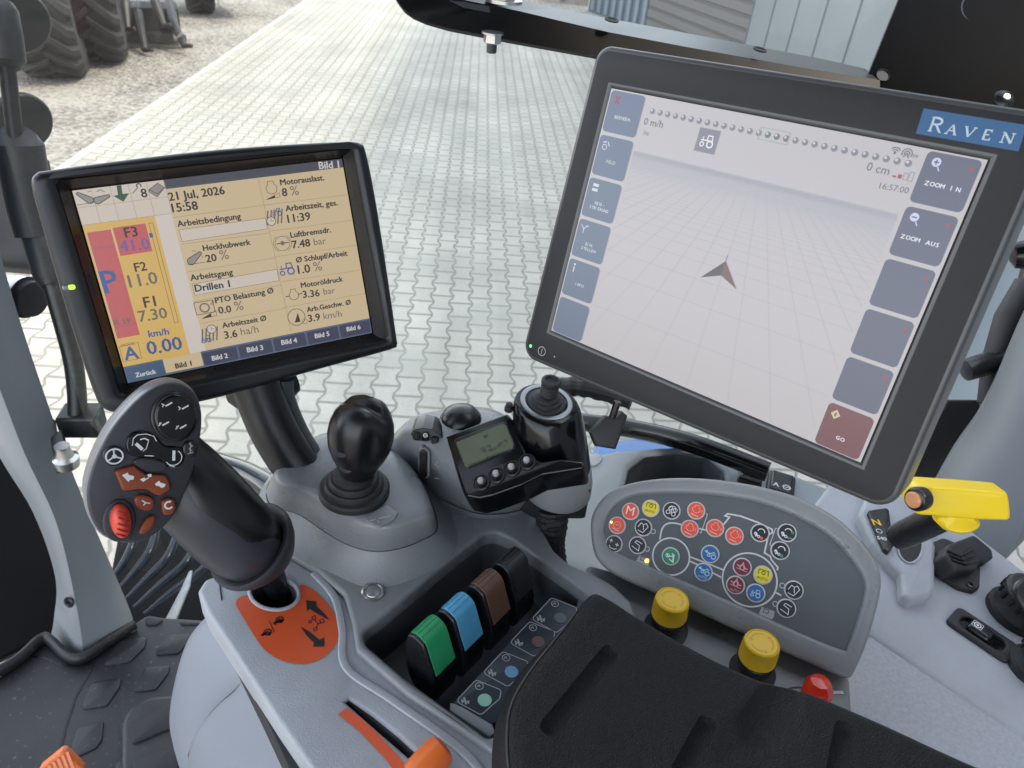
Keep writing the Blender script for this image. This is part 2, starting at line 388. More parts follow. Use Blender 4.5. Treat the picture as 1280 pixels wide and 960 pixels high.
# ================================================================ THE YARD
def node_m(t, op, a, b=None, c=None):
    n = t.nodes.new('ShaderNodeMath'); n.operation = op
    for i, v in enumerate((a, b, c)):
        if v is None: continue
        if isinstance(v, (int, float)): n.inputs[i].default_value = v
        else: t.links.new(v, n.inputs[i])
    return n.outputs[0]
def paver_material():
    m = bpy.data.materials.new('interlocking concrete pavers'); m.use_nodes = True; t = m.node_tree; b = t.nodes['Principled BSDF']
    M = lambda op, a, bb=None, c=None: node_m(t, op, a, bb, c)
    geo = t.nodes.new('ShaderNodeNewGeometry'); sp = t.nodes.new('ShaderNodeSeparateXYZ'); t.links.new(geo.outputs['Position'], sp.inputs[0])
    wob = t.nodes.new('ShaderNodeTexNoise'); wob.inputs['Scale'].default_value = 2.2; t.links.new(geo.outputs['Position'], wob.inputs['Vector'])
    X = M('ADD', M('DIVIDE', sp.outputs[0], .14), M('MULTIPLY', M('SUBTRACT', wob.outputs[0], .5), .12))
    Y = M('ADD', M('DIVIDE', sp.outputs[1], .20), M('MULTIPLY', M('SUBTRACT', wob.outputs[0], .5), .10))
    j = M('FLOOR', X); par = M('SUBTRACT', 1.0, M('MULTIPLY', M('PINGPONG', j, 1.0), 2.0))
    tri = M('SUBTRACT', M('MULTIPLY', M('ABSOLUTE', M('SUBTRACT', M('FRACT', Y), .5)), 4.0), 1.0)
    s = M('MAXIMUM', M('MINIMUM', M('MULTIPLY', tri, 2.0), 1.0), -1.0)
    sx = M('SUBTRACT', M('SUBTRACT', X, M('ADD', j, .5)), M('MULTIPLY', M('MULTIPLY', par, s), .085))
    d1 = M('MULTIPLY', M('ABSOLUTE', sx), .14)
    right = M('GREATER_THAN', sx, 0.0); c = M('ADD', j, right)
    odd = M('PINGPONG', c, 1.0); Yc = M('ADD', Y, M('MULTIPLY', odd, .5)); fr = M('FRACT', Yc)
    d2 = M('MULTIPLY', M('MINIMUM', fr, M('SUBTRACT', 1.0, fr)), .13)
    d = M('MINIMUM', d1, d2)
    mask = t.nodes.new('ShaderNodeMapRange'); mask.interpolation_type = 'SMOOTHSTEP'; mask.inputs[1].default_value = .0035; mask.inputs[2].default_value = .0100; t.links.new(d, mask.inputs[0])
    cb = t.nodes.new('ShaderNodeCombineXYZ'); t.links.new(c, cb.inputs[0]); t.links.new(M('FLOOR', Yc), cb.inputs[1])
    wn = t.nodes.new('ShaderNodeTexWhiteNoise'); t.links.new(cb.outputs[0], wn.inputs['Vector'])
    fine = t.nodes.new('ShaderNodeTexNoise'); fine.inputs['Scale'].default_value = 90; fine.inputs['Detail'].default_value = 5; t.links.new(geo.outputs['Position'], fine.inputs['Vector'])
    big = t.nodes.new('ShaderNodeTexNoise'); big.inputs['Scale'].default_value = .8; big.inputs['Detail'].default_value = 5; t.links.new(geo.outputs['Position'], big.inputs['Vector'])
    val = M('ADD', M('ADD', .62, M('MULTIPLY', wn.outputs[0], .07)), M('ADD', M('MULTIPLY', M('SUBTRACT', fine.outputs[0], .5), .30), M('MULTIPLY', M('SUBTRACT', big.outputs[0], .5), .5)))
    tint = t.nodes.new('ShaderNodeMix'); tint.data_type = 'RGBA'; tint.inputs[6].default_value = (.70, .662, .572, 1); tint.inputs[7].default_value = (.71, .66, .575, 1)
    t.links.new(wn.outputs[0], tint.inputs[0])
    sc = t.nodes.new('ShaderNodeVectorMath'); sc.operation = 'SCALE'; t.links.new(tint.outputs[2], sc.inputs[0]); t.links.new(val, sc.inputs['Scale'])
    mx = t.nodes.new('ShaderNodeMix'); mx.data_type = 'RGBA'; mx.inputs[6].default_value = (.25, .243, .20, 1); t.links.new(mask.outputs[0], mx.inputs[0]); t.links.new(sc.outputs[0], mx.inputs[7])
    # sand drifted into the joints, soft tyre tracks and grime
    sand = t.nodes.new('ShaderNodeTexNoise'); sand.inputs['Scale'].default_value = 1.7; sand.inputs['Detail'].default_value = 8; t.links.new(geo.outputs['Position'], sand.inputs['Vector'])
    st = t.nodes.new('ShaderNodeMapRange'); st.inputs[1].default_value = .50; st.inputs[2].default_value = .66; st.inputs[3].default_value = 0; st.inputs[4].default_value = .55; t.links.new(sand.outputs[0], st.inputs[0])
    sx2 = t.nodes.new('ShaderNodeMix'); sx2.data_type = 'RGBA'; sx2.inputs[7].default_value = (.40, .385, .335, 1); t.links.new(st.outputs[0], sx2.inputs[0]); t.links.new(mx.outputs[2], sx2.inputs[6])
    trk = t.nodes.new('ShaderNodeTexNoise'); trk.inputs['Scale'].default_value = 1.0; trk.inputs['Detail'].default_value = 4
    mp = t.nodes.new('ShaderNodeMapping'); mp.inputs['Scale'].default_value = (2.4, .10, 1); t.links.new(geo.outputs['Position'], mp.inputs[0]); t.links.new(mp.outputs[0], trk.inputs['Vector'])
    tm = t.nodes.new('ShaderNodeMapRange'); tm.inputs[1].default_value = .35; tm.inputs[2].default_value = .65; tm.inputs[3].default_value = .88; tm.inputs[4].default_value = 1.06; t.links.new(trk.outputs[0], tm.inputs[0])
    fin = t.nodes.new('ShaderNodeVectorMath'); fin.operation = 'SCALE'; t.links.new(sx2.outputs[2], fin.inputs[0]); t.links.new(tm.outputs[0], fin.inputs['Scale'])
    t.links.new(fin.outputs[0], b.inputs['Base Color']); b.inputs['Roughness'].default_value = .85
    bp = t.nodes.new('ShaderNodeBump'); bp.inputs['Strength'].default_value = .8; bp.inputs['Distance'].default_value = .006; t.links.new(mask.outputs[0], bp.inputs['Height']); t.links.new(bp.outputs[0], b.inputs['Normal'])
    return m
def gravel_material():
    m = bpy.data.materials.new('pale gravel'); m.use_nodes = True; t = m.node_tree; b = t.nodes['Principled BSDF']
    geo = t.nodes.new('ShaderNodeNewGeometry')
    v = t.nodes.new('ShaderNodeTexVoronoi'); v.inputs['Scale'].default_value = 26; t.links.new(geo.outputs['Position'], v.inputs['Vector'])
    n = t.nodes.new('ShaderNodeTexNoise'); n.inputs['Scale'].default_value = .9; n.inputs['Detail'].default_value = 7; t.links.new(geo.outputs['Position'], n.inputs['Vector'])
    sp = t.nodes.new('ShaderNodeSeparateColor'); t.links.new(v.outputs['Color'], sp.inputs[0])
    r = t.nodes.new('ShaderNodeValToRGB'); r.color_ramp.elements[0].color = (.16, .14, .12, 1); r.color_ramp.elements[1].color = (.46, .415, .36, 1); r.color_ramp.elements[1].position = .8
    mi = t.nodes.new('ShaderNodeMath'); mi.operation = 'MULTIPLY_ADD'; mi.inputs[1].default_value = .75; t.links.new(sp.outputs[0], mi.inputs[0])
    mr = t.nodes.new('ShaderNodeMapRange'); mr.inputs[1].default_value = .3; mr.inputs[2].default_value = .7; mr.inputs[3].default_value = -.1; mr.inputs[4].default_value = .4; t.links.new(n.outputs[0], mr.inputs[0])
    t.links.new(mr.outputs[0], mi.inputs[2]); t.links.new(mi.outputs[0], r.inputs[0]); t.links.new(r.outputs[0], b.inputs['Base Color']); b.inputs['Roughness'].default_value = .95
    bp = t.nodes.new('ShaderNodeBump'); bp.inputs['Strength'].default_value = 1; bp.inputs['Distance'].default_value = .03; t.links.new(v.outputs['Distance'], bp.inputs['Height']); t.links.new(bp.outputs[0], b.inputs['Normal'])
    return m
GR = Plane(Vector((0, 0, 0)), Vector((1, 0, 0)), Vector((0, 1, 0)))
EDGE = -3.69
mb = MB(); mb.face([GR.pt(-120, -80), GR.pt(120, -80), GR.pt(120, 160), GR.pt(-120, 160)], gravel_material()); tag(mb.build('gravel_ground', smooth=0), None, None, kind='structure')
mb = MB(); mb.face([GR.pt(EDGE, -40, .006), GR.pt(14, -40, .006), GR.pt(14, 60, .006), GR.pt(EDGE, 60, .006)], paver_material()); tag(mb.build('yard_paving', smooth=0), None, None, kind='structure')
kb = mat('pale concrete kerb', (.50, .49, .46), .85, noise=.12, nscale=3)
mb = MB()
y = -20
while y < 50:
    mb.prism(GR, box2(EDGE - .09, y + .004, EDGE + .0, y + .996), 0, .016, kb, bevel=.006, seg=2); y += 1
tag(mb.build('kerb_strip'), None, None, kind='structure')

# the metal hall along the yard, whose shade lies over the tractor
wallm = mat('pale grey sheet wall', (.215, .232, .245), .45, noise=.05, nscale=1.2)
seamm = mat('wall seam', (.16, .18, .20), .5)
hall = thing('machine_hall', (4.75, 4, 0), 'tall pale grey sheet metal hall with vertical seams beyond the black rail', 'building')
HW = Plane(Vector((4.75, 14.2, 0)), Vector((0, -1, 0)), UP)       # u runs back along the wall, v up
mb = MB(); mb.box(Vector((14.75, -7.9, 4.0)), Vector((10, 0, 0)), Vector((0, 22.1, 0)), Vector((0, 0, 4.0)), wallm); mb.build('wall', hall)
mb = MB()
for k in range(44):
    mb.prism(HW, box2(.0 + k * 1.0, .3, .025 + k * 1.0, 7.9), .0, .018, seamm, bevel=.006, seg=2)
mb.build('seam_rib', hall)
mb = MB(); mb.prism(HW, box2(-.02, 0, 44, .3), .0, .05, mat('grey plinth', (.25, .25, .25), .8, noise=.1)); mb.build('plinth', hall)
mb = MB(); mb.box(Vector((14.7, -7.9, 8.06)), Vector((10.2, 0, 0)), Vector((0, 22.3, 0)), Vector((0, 0, .06)), seamm); mb.build('roof', hall)

# farther things glimpsed over the rail
def wallbox(name, px0, px1, Ybase, top, th, m, label, cat, rib, ribm, ribw, horiz=False):
    a = GR.hit(*px0); b = GR.hit(*px1); a.z = b.z = 0
    u = (b - a).normalized(); pl = Plane(a, u, UP); L = (b - a).length
    if pl.n.dot(CAM - a) < 0: pl = Plane(b, -u, UP)
    r = thing(name, tuple((a + b) / 2), label, cat)
    q = MB(); q.prism(pl, box2(0, 0, L, top), -th, 0, m); q.build('wall', r)
    q = MB(); x = rib / 2
    if horiz:
        while x < top: q.prism(pl, box2(.02, x, L - .02, x + ribw), 0, .03, ribm, bevel=.01, seg=1); x += rib
    else:
        while x < L - ribw: q.prism(pl, box2(x, .05, x + ribw, top - .05), 0, .05, ribm, bevel=.02, seg=1); x += rib
    q.build('panelling', r); return r
wallbox('slatted_shed', (806, 40), (925, 96), 0, 4.2, 3, mat('brown grey slats', (.13, .12, .117), .6, noise=.1), 'dark slatted shed wall beside the pale metal hall', 'shed', .22, mat('slat', (.155, .145, .14), .6), .16, True)
wallbox('steel_container', (735, 14), (806, 40), 0, 2.6, 2.4, mat('blue grey container', (.10, .125, .155), .45, noise=.1), 'blue grey corrugated container next to the slatted shed', 'container', .34, mat('container rib', (.19, .225, .26), .4), .15)
wallbox('far_shed', (560, -12), (735, 8), 0, 3.2, 3, mat('sandy far wall', (.34, .30, .27), .7, noise=.15, nscale=3), 'low sandy brown building far down the yard', 'shed', 1.2, mat('far post', (.2, .18, .17), .7), .12)

# parked tractor on the gravel: two big tyres, hitch
def tyre(parent, c, ax, R, w, seed=0):
    mb = MB(); hw = w / 2
    prof = [(R * .52, -hw * .80), (R * .60, -hw * .95), (R * .76, -hw * 1.0), (R * .90, -hw * .95), (R * .955, -hw * .80), (R * .97, -hw * .4), (R * .975, 0), (R * .97, hw * .4), (R * .955, hw * .80), (R * .90, hw * .95), (R * .76, hw), (R * .60, hw * .95), (R * .52, hw * .80)]
    mb.lathe(c, ax, prof, 'tyre_rubber', 48, cap0=False, cap1=False)
    x = ax.orthogonal().normalized(); yv = ax.cross(x); N = 22
    for k in range(N):
        for sgn in (-1, 1):
            a0 = 2 * math.pi * (k + (.5 if sgn > 0 else 0)) / N; loops = []
            for q in range(6):
                f = q / 5; xx = sgn * hw * (-.04 + 1.02 * f); aa = a0 + .34 * f * (1.0 if f < .8 else 1.05); da = .050 + .018 * f
                r0 = R * (.96 - .10 * max(0, f - .72) / .28); r1 = R * (1.035 - .09 * max(0, f - .78) / .22)
                pt = lambda r, a: c + ax * xx + (x * math.cos(a) + yv * math.sin(a)) * r
                loops.append([pt(r0, aa - da * 1.25), pt(r0, aa + da * 1.25), pt(r1, aa + da * .8), pt(r1, aa - da * .8)])
            mb.loft(loops, 'tyre_rubber')
    t = mb.build('tyre', parent, smooth=30)
    q = MB(); q.lathe(c, ax, [(R * .2, -hw * .2), (R * .44, -hw * .15), (R * .55, -hw * .72), (R * .55, hw * .72), (R * .44, hw * .15), (R * .2, hw * .2)], 'rim_red', 32); q.build('rim', t)
G['tyre_rubber'] = mat('dusty tyre rubber', (.030, .029, .029), .75, noise=.25, nscale=6)
G['rim_red'] = mat('red rim paint', (.40, .02, .015), .4)
pt0 = GR.hit(70, 112); pt0.z = 0
tr = thing('parked_tractor', tuple(pt0), 'red tractor with dual dusty lugged tyres parked on the gravel', 'tractor')
ta = Vector((.93, .36, 0)).normalized(); R1 = .93
b1 = GR.hit(73, 93); b1.z = R1 * 1.02; b2 = GR.hit(126, 74); b2.z = R1 * 1.02
for b_ in (b1, b2): tyre(tr, b_, ta, R1, .74)
fwd = Vector((-ta.y, ta.x, 0))
mb = MB(); mb.tube([b1 - ta * 1.6, b2 + ta * .4], .11, 'tyre_rubber', 16); mb.build('axle', tr)
mb = MB(); cb_ = b1 - ta * 1.2
mb.box(cb_ + UP * .25 + fwd * .4, ta * .55, fwd * 1.3, UP * .45, 'rim_red'); mb.build('body', tr, bev=.05)
G['drawbar'] = mat('worn grey drawbar', (.28, .27, .25), .5, noise=.2)
mb = MB(); p0 = b1 - ta * .95 - fwd * .95; p0.z = .78
mb.box(p0, ta * .62, fwd * .08, UP * .07, 'drawbar'); mb.tube([p0 + ta * .60, p0 + ta * .72 + UP * .1, p0 + ta * .66 + UP * .22], [.06, .07, .03], 'drawbar', 10); mb.build('drawbar', tr, bev=.01)
G['hitch_steel'] = mat('greasy hitch steel', (.035, .034, .033), .45, noise=.4, nscale=9)
mb = MB(); h0 = GR.hit(176, 60); h0.z = 0
for dx, dz, ln in ((-.35, .55, .8), (.05, .50, .9), (.50, .55, .8), (-.1, .75, .7), (.3, .8, .6)):
    mb.tube([h0 + ta * dx + fwd * .5 + UP * dz, h0 + ta * dx - fwd * (ln * .3) + UP * (dz - .15), h0 + ta * (dx * 1.2) - fwd * (ln * .6) + UP * (dz - .42), h0 + ta * (dx * 1.2 + .1) - fwd * (ln * .7) + UP * (dz - .40)], [.075, .065, .05, .03], 'hitch_steel', 8)
mb.box(h0 + UP * .30 + fwd * .5, ta * .60, fwd * .30, UP * .22, 'tyre_rubber'); mb.box(h0 + UP * .16 + ta * .15, ta * .50, fwd * .10, UP * .06, 'hitch_steel'); mb.tube([h0 + ta * .5 + UP * .4, h0 + ta * .5 - fwd * .4 + UP * .2, h0 + ta * .62 - fwd * .45 + UP * .3], .03, 'drawbar', 8)
mb.build('hitch', tr, bev=.01)
pt2 = GR.hit(212, 22); pt2.z = 0
t2 = thing('farm_trailer', tuple(pt2), 'dark implement with a lugged tyre standing behind the tractor hitch', 'implement')
c2 = pt2 + Vector((.3, .8, 0)); c2.z = .72; tyre(t2, c2, ta, .7, .5)
mb = MB(); mb.box(c2 - ta * .5 + UP * .2, ta * 1.3, fwd * .8, UP * .45, 'tyre_rubber'); mb.box(c2 + ta * .5 - fwd * .6 - UP * .1, ta * .35, fwd * .3, UP * .12, 'hitch_steel'); mb.build('frame', t2, bev=.03)
mb = MB(); mb.tube([c2 + ta * .3 - fwd * .6 + UP * .1, c2 + ta * .3 - fwd * 1.0 - UP * .45, c2 + ta * .45 - fwd * 1.15 - UP * .5], .05, 'drawbar', 8); mb.build('stand_foot', t2)

# ================================================================ OUTSIDE THE WINDOW, ON OUR OWN TRACTOR
G['blue_paint'] = mat('blue bonnet paint', (.008, .15, .50), .25, coat=.6, noise=.05)
G['dark_panel'] = mat('dark outer panel', (.012, .015, .018), .35, noise=.15, nscale=8)
mb = MB()
fp = [P(735, 590, 1.32), P(742, 552, 1.50), P(800, 547, 1.52), P(880, 556, 1.46), P(900, 600, 1.25)]
mb.slab(fp, .05, 'blue_paint', bevel=.012); tag(mb.build('blue_fender'), 'blue painted fender panel outside the window below the big terminal', 'fender')
mb = MB(); path = spline([P(690, 522, 1.16), P(730, 528, 1.12), P(800, 538, 1.08), P(870, 556, 1.02), P(960, 590, .98)], 6, False)
mb.tube(path, .0135, 'gloss', 14, flat=1.25); tag(mb.build('window_frame'), 'black lower frame of the side window behind the big terminal', 'window frame')
mb = MB(); path = spline([P(150, 540, 1.12), P(215, 562, 1.08), P(262, 577, 1.05), P(310, 594, 1.0), P(352, 622, .95), P(420, 680, .9)], 6, False)
G['rail_paint'] = mat('glossy dark rail', (.010, .013, .016), .16, coat=.4)
mb.tube(path, .017, 'rail_paint', 16); tag(mb.build('grab_rail'), 'glossy dark rail running behind the terminal arm and grey housing', 'rail')
G['tank_black'] = mat('tank black', (.004, .005, .006), .7, spec=.08, noise=.2, nscale=5)
# dark tank top and tubes added for the glass reflections, seen low between the pillar and the console
mb = MB()
tk = [P(120, 790, 1.75), P(150, 640, 2.15), P(205, 652, 2.12), P(270, 682, 2.05), P(352, 728, 1.95), P(420, 800, 1.7)]
mb.slab(tk, .25, 'tank_black', bevel=.03); tag(mb.build('fuel_tank'), 'dark tank top low outside the glass between pillar and console', 'tank')
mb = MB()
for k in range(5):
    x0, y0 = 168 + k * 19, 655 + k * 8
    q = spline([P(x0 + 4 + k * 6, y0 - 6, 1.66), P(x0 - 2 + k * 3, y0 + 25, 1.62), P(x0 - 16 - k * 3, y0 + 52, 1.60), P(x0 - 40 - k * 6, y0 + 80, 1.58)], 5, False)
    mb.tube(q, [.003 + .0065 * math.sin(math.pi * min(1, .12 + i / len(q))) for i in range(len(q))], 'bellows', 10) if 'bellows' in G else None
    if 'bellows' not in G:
        G['bellows'] = mat('mirrored streak blue', (.012, .020, .034), .22, spec=.6)  # colour of the reflected streaks, put on the added tubes
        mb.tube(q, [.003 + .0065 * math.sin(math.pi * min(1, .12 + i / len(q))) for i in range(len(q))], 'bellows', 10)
tag(mb.build('mirrored_streaks'), 'blue black streaks mirrored in glass, added as hose folds beside the grey pillar foot', 'reflection')
mb = MB(); mb.tube([P(238, 715, 1.56), P(232, 735, 1.52), P(212, 778, 1.46), P(196, 812, 1.42)], [.006, .014, .020, .020], mat('pale mottled sliver', (.34, .37, .38), .5, noise=.2), 10, flat=.4)  # narrow pale sliver, wider towards its lower end
tag(mb.build('pale_sliver'), 'pale flat strut leaning low behind the handle grip', 'sliver')

# mirror arm and lamps at the front corner
G['arm_rubber'] = mat('weathered dark rubber sleeve', (.017, .021, .026), .5, noise=.15, nscale=30, bump=.08, bscale=400)
G['arm_paint'] = mat('dark arm paint', (.007, .009, .011), .4)
ma = thing('mirror_post', tuple(P(100, 520, 1.22)), 'upright dark mirror post with rubber sleeves in front of the pillar', 'mirror post')
mb = MB(); mb.tube([P(-4, -20, 1.06), P(6, 60, 1.08), P(20, 180, 1.11), P(42, 300, 1.15)], .0115, 'arm_paint', 12); mb.build('rod', ma)
mb = MB(); mb.tube([P(-2, 5, 1.06), P(-1, 12, 1.06), P(4, 45, 1.07), P(8, 76, 1.08), P(9, 84, 1.08)], [.019, .024, .025, .025, .017], 'arm_rubber', 20); mb.build('upper_sleeve', ma)
mb = MB(); mb.tube([P(21, 172, 1.10), P(23, 180, 1.11), P(38, 262, 1.14), P(44, 296, 1.15)], [.026, .034, .032, .028], 'arm_rubber', 20); mb.build('sleeve', ma)
mb = MB(); mb.tube([P(44, 290, 1.15), P(48, 296, 1.15), P(62, 345, 1.16), P(66, 357, 1.16)], [.020, .024, .023, .017], 'arm_rubber', 20); mb.build('lower_sleeve', ma)
mb = MB(); mb.tube(spline([P(62, 345, 1.16), P(78, 400, 1.18), P(91, 450, 1.2), P(96, 490, 1.21), P(97, 530, 1.22)], 5, False), .0145, 'arm_paint', 14); mb.build('elbow', ma)
mb = MB(); BX = HZ(0); c0 = P(100, 518, 1.22)
mb.box(c0 + UP * -.012, AX * .032, (FW + RT).normalized() * .024, UP * .020, 'arm_paint'); mb.build('bracket_box', ma, bev=.004)
mb = MB(); mb.lathe(c0 + UP * .0105 + RT * .006, UP, [(.006, 0), (.006, .003), (.002, .003)], 'arm_rubber', 12); mb.build('bolt', ma)
mb = MB(); mb.lathe(P(82, 572, 1.16), UP, [(.017, -.016), (.019, 0), (.013, .004), (.010, .016), (.011, .024)], 'steel', 18); mb.build('pivot', ma)
def lamp(px, py, Z, r, tilt, label, m='arm_paint'):
    q = MB(); c = P(px, py, Z); ax = (AX * tilt[0] + AY * tilt[1] - AZ * tilt[2]).normalized()
    q.lathe(c, ax, [(r * .5, -r * .9), (r * .8, -r * .6), (r, -r * .15), (r * 1.02, .0), (r * .97, r * .1), (r * .9, r * .14)], m, 28)
    return tag(q.build('work_lamp'), label, 'lamp', 'round lamps on the mirror post')
lamp(14, 26, 1.32, .062, (.55, .75, .4), 'round black lamp head behind the topmost rubber sleeve')
lamp(28, 152, 1.36, .052, (.75, .5, .4), 'round black lamp head behind the thin part of the mirror post')
mb = MB(); c = P(34, 372, 1.25); ax = (AX * .9 + AY * .25 - AZ * .2).normalized()
mb.lathe(c - ax * .03, ax, [(.014, -.012), (.030, .0), (.036, .018), (.036, .030)], 'steel', 24, cap1=False); mb.lathe(c - ax * .03, ax, [(.036, .028), (.031, .030), (.030, .044), (.01, .046)], 'rubber', 24)
tag(mb.build('horn'), 'small chrome cup with black rubber rim beside the grey pillar', 'horn')
mb = MB(); mb.slab([P(-40, 175, 1.6), P(18, 180, 1.6), P(34, 255, 1.6), P(52, 338, 1.6), P(30, 336, 1.6), P(-40, 330, 1.6)], .12, 'rubber', bevel=.03)
tag(mb.build('mirror_housing'), 'dark mirror back half hidden by the pillar and sleeves', 'mirror')

# ================================================================ CAB SHELL
G['headliner'] = mat('grey headliner', (.10, .10, .10), .9, noise=.05)
mb = MB(); mb.box(CAM + UP * .66 + RT * -.10 - FW * .15, RT * .86, FW * 1.0, UP * .05, 'headliner')
tag(mb.build('cab_roof', bev=.02), 'grey lined cab roof above the seat and windows', 'roof')

pil = thing('cab_pillar', tuple(P(120, 790, 1.40)), 'grey painted front corner pillar rising from the floor mat', 'pillar')
def stations(rows):     # rows of pillar sections: left, ridge, right, back
    return [[P(*a) for a in r] for r in rows]
mb = MB()
rows = [[(-190, 40, .98), (-120, 20, .93), (-60, 40, 1.02), (-130, 50, 1.12)],
        [(-95, 330, 1.10), (-55, 330, 1.03), (8, 330, 1.11), (-45, 330, 1.22)],
        [(-18, 540, 1.22), (18, 545, 1.14), (76, 540, 1.22), (25, 545, 1.33)],
        [(40, 640, 1.28), (66, 650, 1.20), (114, 640, 1.28), (75, 645, 1.40)],
        [(68, 720, 1.33), (88, 740, 1.26), (147, 715, 1.33), (110, 715, 1.45)],
        [(66, 770, 1.36), (98, 804, 1.30), (170, 770, 1.36), (130, 760, 1.5)],
        [(60, 800, 1.38), (98, 840, 1.33), (176, 796, 1.38), (130, 790, 1.52)]]
secs = []
for r in rows:
    a, b, c, d = [P(*q) for q in r]
    secs.append([a.lerp(b, .05), a.lerp(b, .5), a.lerp(b, .88), b.lerp(c, .06), b.lerp(c, .5), b.lerp(c, .93), c.lerp(d, .12), c.lerp(d, .8), d.lerp(a, .5)])
sm = []
for i in range(len(secs[0])):
    sm.append(spline([s[i] for s in secs], 6, False))
mb.loft(list(map(list, zip(*sm))), 'paint_grey'); mb.build('pillar_post', pil, smooth=50)
mb = MB(); hp = P(86, 753, 1.27); nn = (CAM - hp).normalized(); mb.lathe(hp, nn, [(.010, .0), (.010, .004), (.007, .005), (.006, .0045)], 'black', 16, sx=.7); mb.build('plug', pil)
mb = MB(); mb.slab([P(62, 548, 1.19), P(76, 536, 1.19), P(88, 585, 1.19), P(70, 592, 1.19)], .006, 'dark_panel', bevel=.002); mb.build('hinge_recess', pil)
G['cowl_black'] = mat('cowl black', (.003, .0035, .004), .6, spec=.08, noise=.2, nscale=5)
# dark door lower panel / windscreen corner left of the pillar
mb = MB(); mb.slab([P(-120, 420, 1.62), P(60, 520, 1.62), P(95, 720, 1.55), P(60, 792, 1.48), P(-160, 905, 1.42)], .04, 'cowl_black', bevel=.01)
tag(mb.build('windscreen_cowl'), 'glossy black cowl panel low behind the grey pillar', 'cowl')

# floor
FLZ = -1.20; FP = HZ(FLZ); z4 = zz(0, 660, 3.2)
fm = thing('floor_mat', tuple(FP.hit(100, 860)), 'dark rubber floor mat with raised hexagon pads under the console', 'floor mat')
out = [(-160, 960), (-160, 900), (0, 845), (58, 798), (66, 800), (98, 822), (170, 778), (182, 770), (268, 776), (420, 860), (560, 1150), (-160, 1150)]
mb = MB(); mb.prism(FP, FP.px(out), -.03, 0, 'mat_rubber', bevel=.004); mb.build('sheet', fm)
rim = spline([FP.hit(-150, 893, .012), FP.hit(0, 838, .012), FP.hit(50, 800, .012), FP.hit(62, 800, .012), FP.hit(84, 820, .012), FP.hit(104, 822, .012), FP.hit(135, 802, .012), FP.hit(168, 780, .012)], 5, False)
mb = MB(); mb.tube(rim, .012, 'mat_rubber', 12, flat=.7, ref=UP); mb.build('raised_edge', fm)
pads = [[(480, 450), (590, 440), (580, 480), (520, 540), (410, 555), (430, 520)], [(680, 430), (770, 425), (760, 455), (715, 505), (620, 512), (632, 480)], [(580, 560), (682, 552), (675, 585), (625, 650), (535, 660), (550, 620)], [(370, 620), (487, 600), (480, 640), (430, 715), (330, 730), (335, 690)], [(310, 800), (417, 770), (410, 850), (385, 885), (310, 920), (285, 890)], [(580, 350), (662, 365), (630, 390), (585, 392)], [(715, 376), (830, 378), (800, 389), (725, 389)], [(470, 940), (560, 910), (560, 990), (500, 1040), (430, 1050)]]
for p in pads:
    mb = MB(); mb.prism(FP, rounded(FP.px([z4(*q) for q in p]), .006), -.002, .0034, 'mat_rubber', bevel=.003, seg=2); mb.build('raised_pad', fm)
mb = MB(); mb.line(FP, FP.px([z4(378, 540), z4(300, 680), z4(262, 800), z4(238, 900)]), .004, .0008, 'black'); mb.line(FP, FP.px([z4(120, 515), z4(175, 520), z4(250, 555), z4(310, 545), z4(370, 545)]), .003, .0008, 'black'); mb.build('groove', fm)
rest = [(490, 990), (490, 800), (520, 735), (600, 692), (720, 680), (900, 680), (900, 1100), (500, 1100)]
mb = MB(); mb.prism(FP, rounded(FP.px([z4(*q) for q in rest]), .04, 8), .0, .016, 'mat_rubber', bevel=.010); hr = mb.build('heel_rest', fm)
for p in ([(510, 790), (690, 700), (720, 730), (700, 800), (530, 872)], [(530, 930), (690, 880), (715, 900), (715, 990), (540, 1030)]):
    mb = MB(); mb.prism(FP, rounded(FP.px([z4(*q) for q in p], .016), .006), .015, .021, 'rubber', bevel=.004, seg=2); mb.build('heel_pad', hr)
# pedal
pd = thing('foot_pedal', tuple(P(78, 965, 1.02)), 'orange ribbed foot pedal on the floor mat', 'pedal')
PP = Plane(P(78, 958, 1.0), (AX * .80 + AY * -.5 + AZ * .1), (AY * -.5 + AX * -.3 + UP * .5))
mb = MB(); o2 = PP.px([(48, 962), (79, 937), (104, 962), (90, 1010), (50, 1010)]); mb.prism(PP, rounded(o2, .006), -.012, 0, 'orange', bevel=.003); mb.build('plate', pd)
mb = MB()
for k in range(6):
    a = PP.loc(56 + k * 5.6, 960 - k * 4.2); b = PP.loc(66 + k * 6, 985 - k * 3)
    mb.line(PP, [a, b], .0035, .0012, mat('worn pedal ridge', (.74, .25, .12), .5)) 
mb.build('ridge', pd)
mb = MB(); mb.tube([PP.pt(0, 0, -.004) - UP * .008, PP.pt(0, 0, 0) - UP * .05, PP.pt(0, 0, 0) - UP * .12], .012, 'black'); mb.build('stalk', pd)

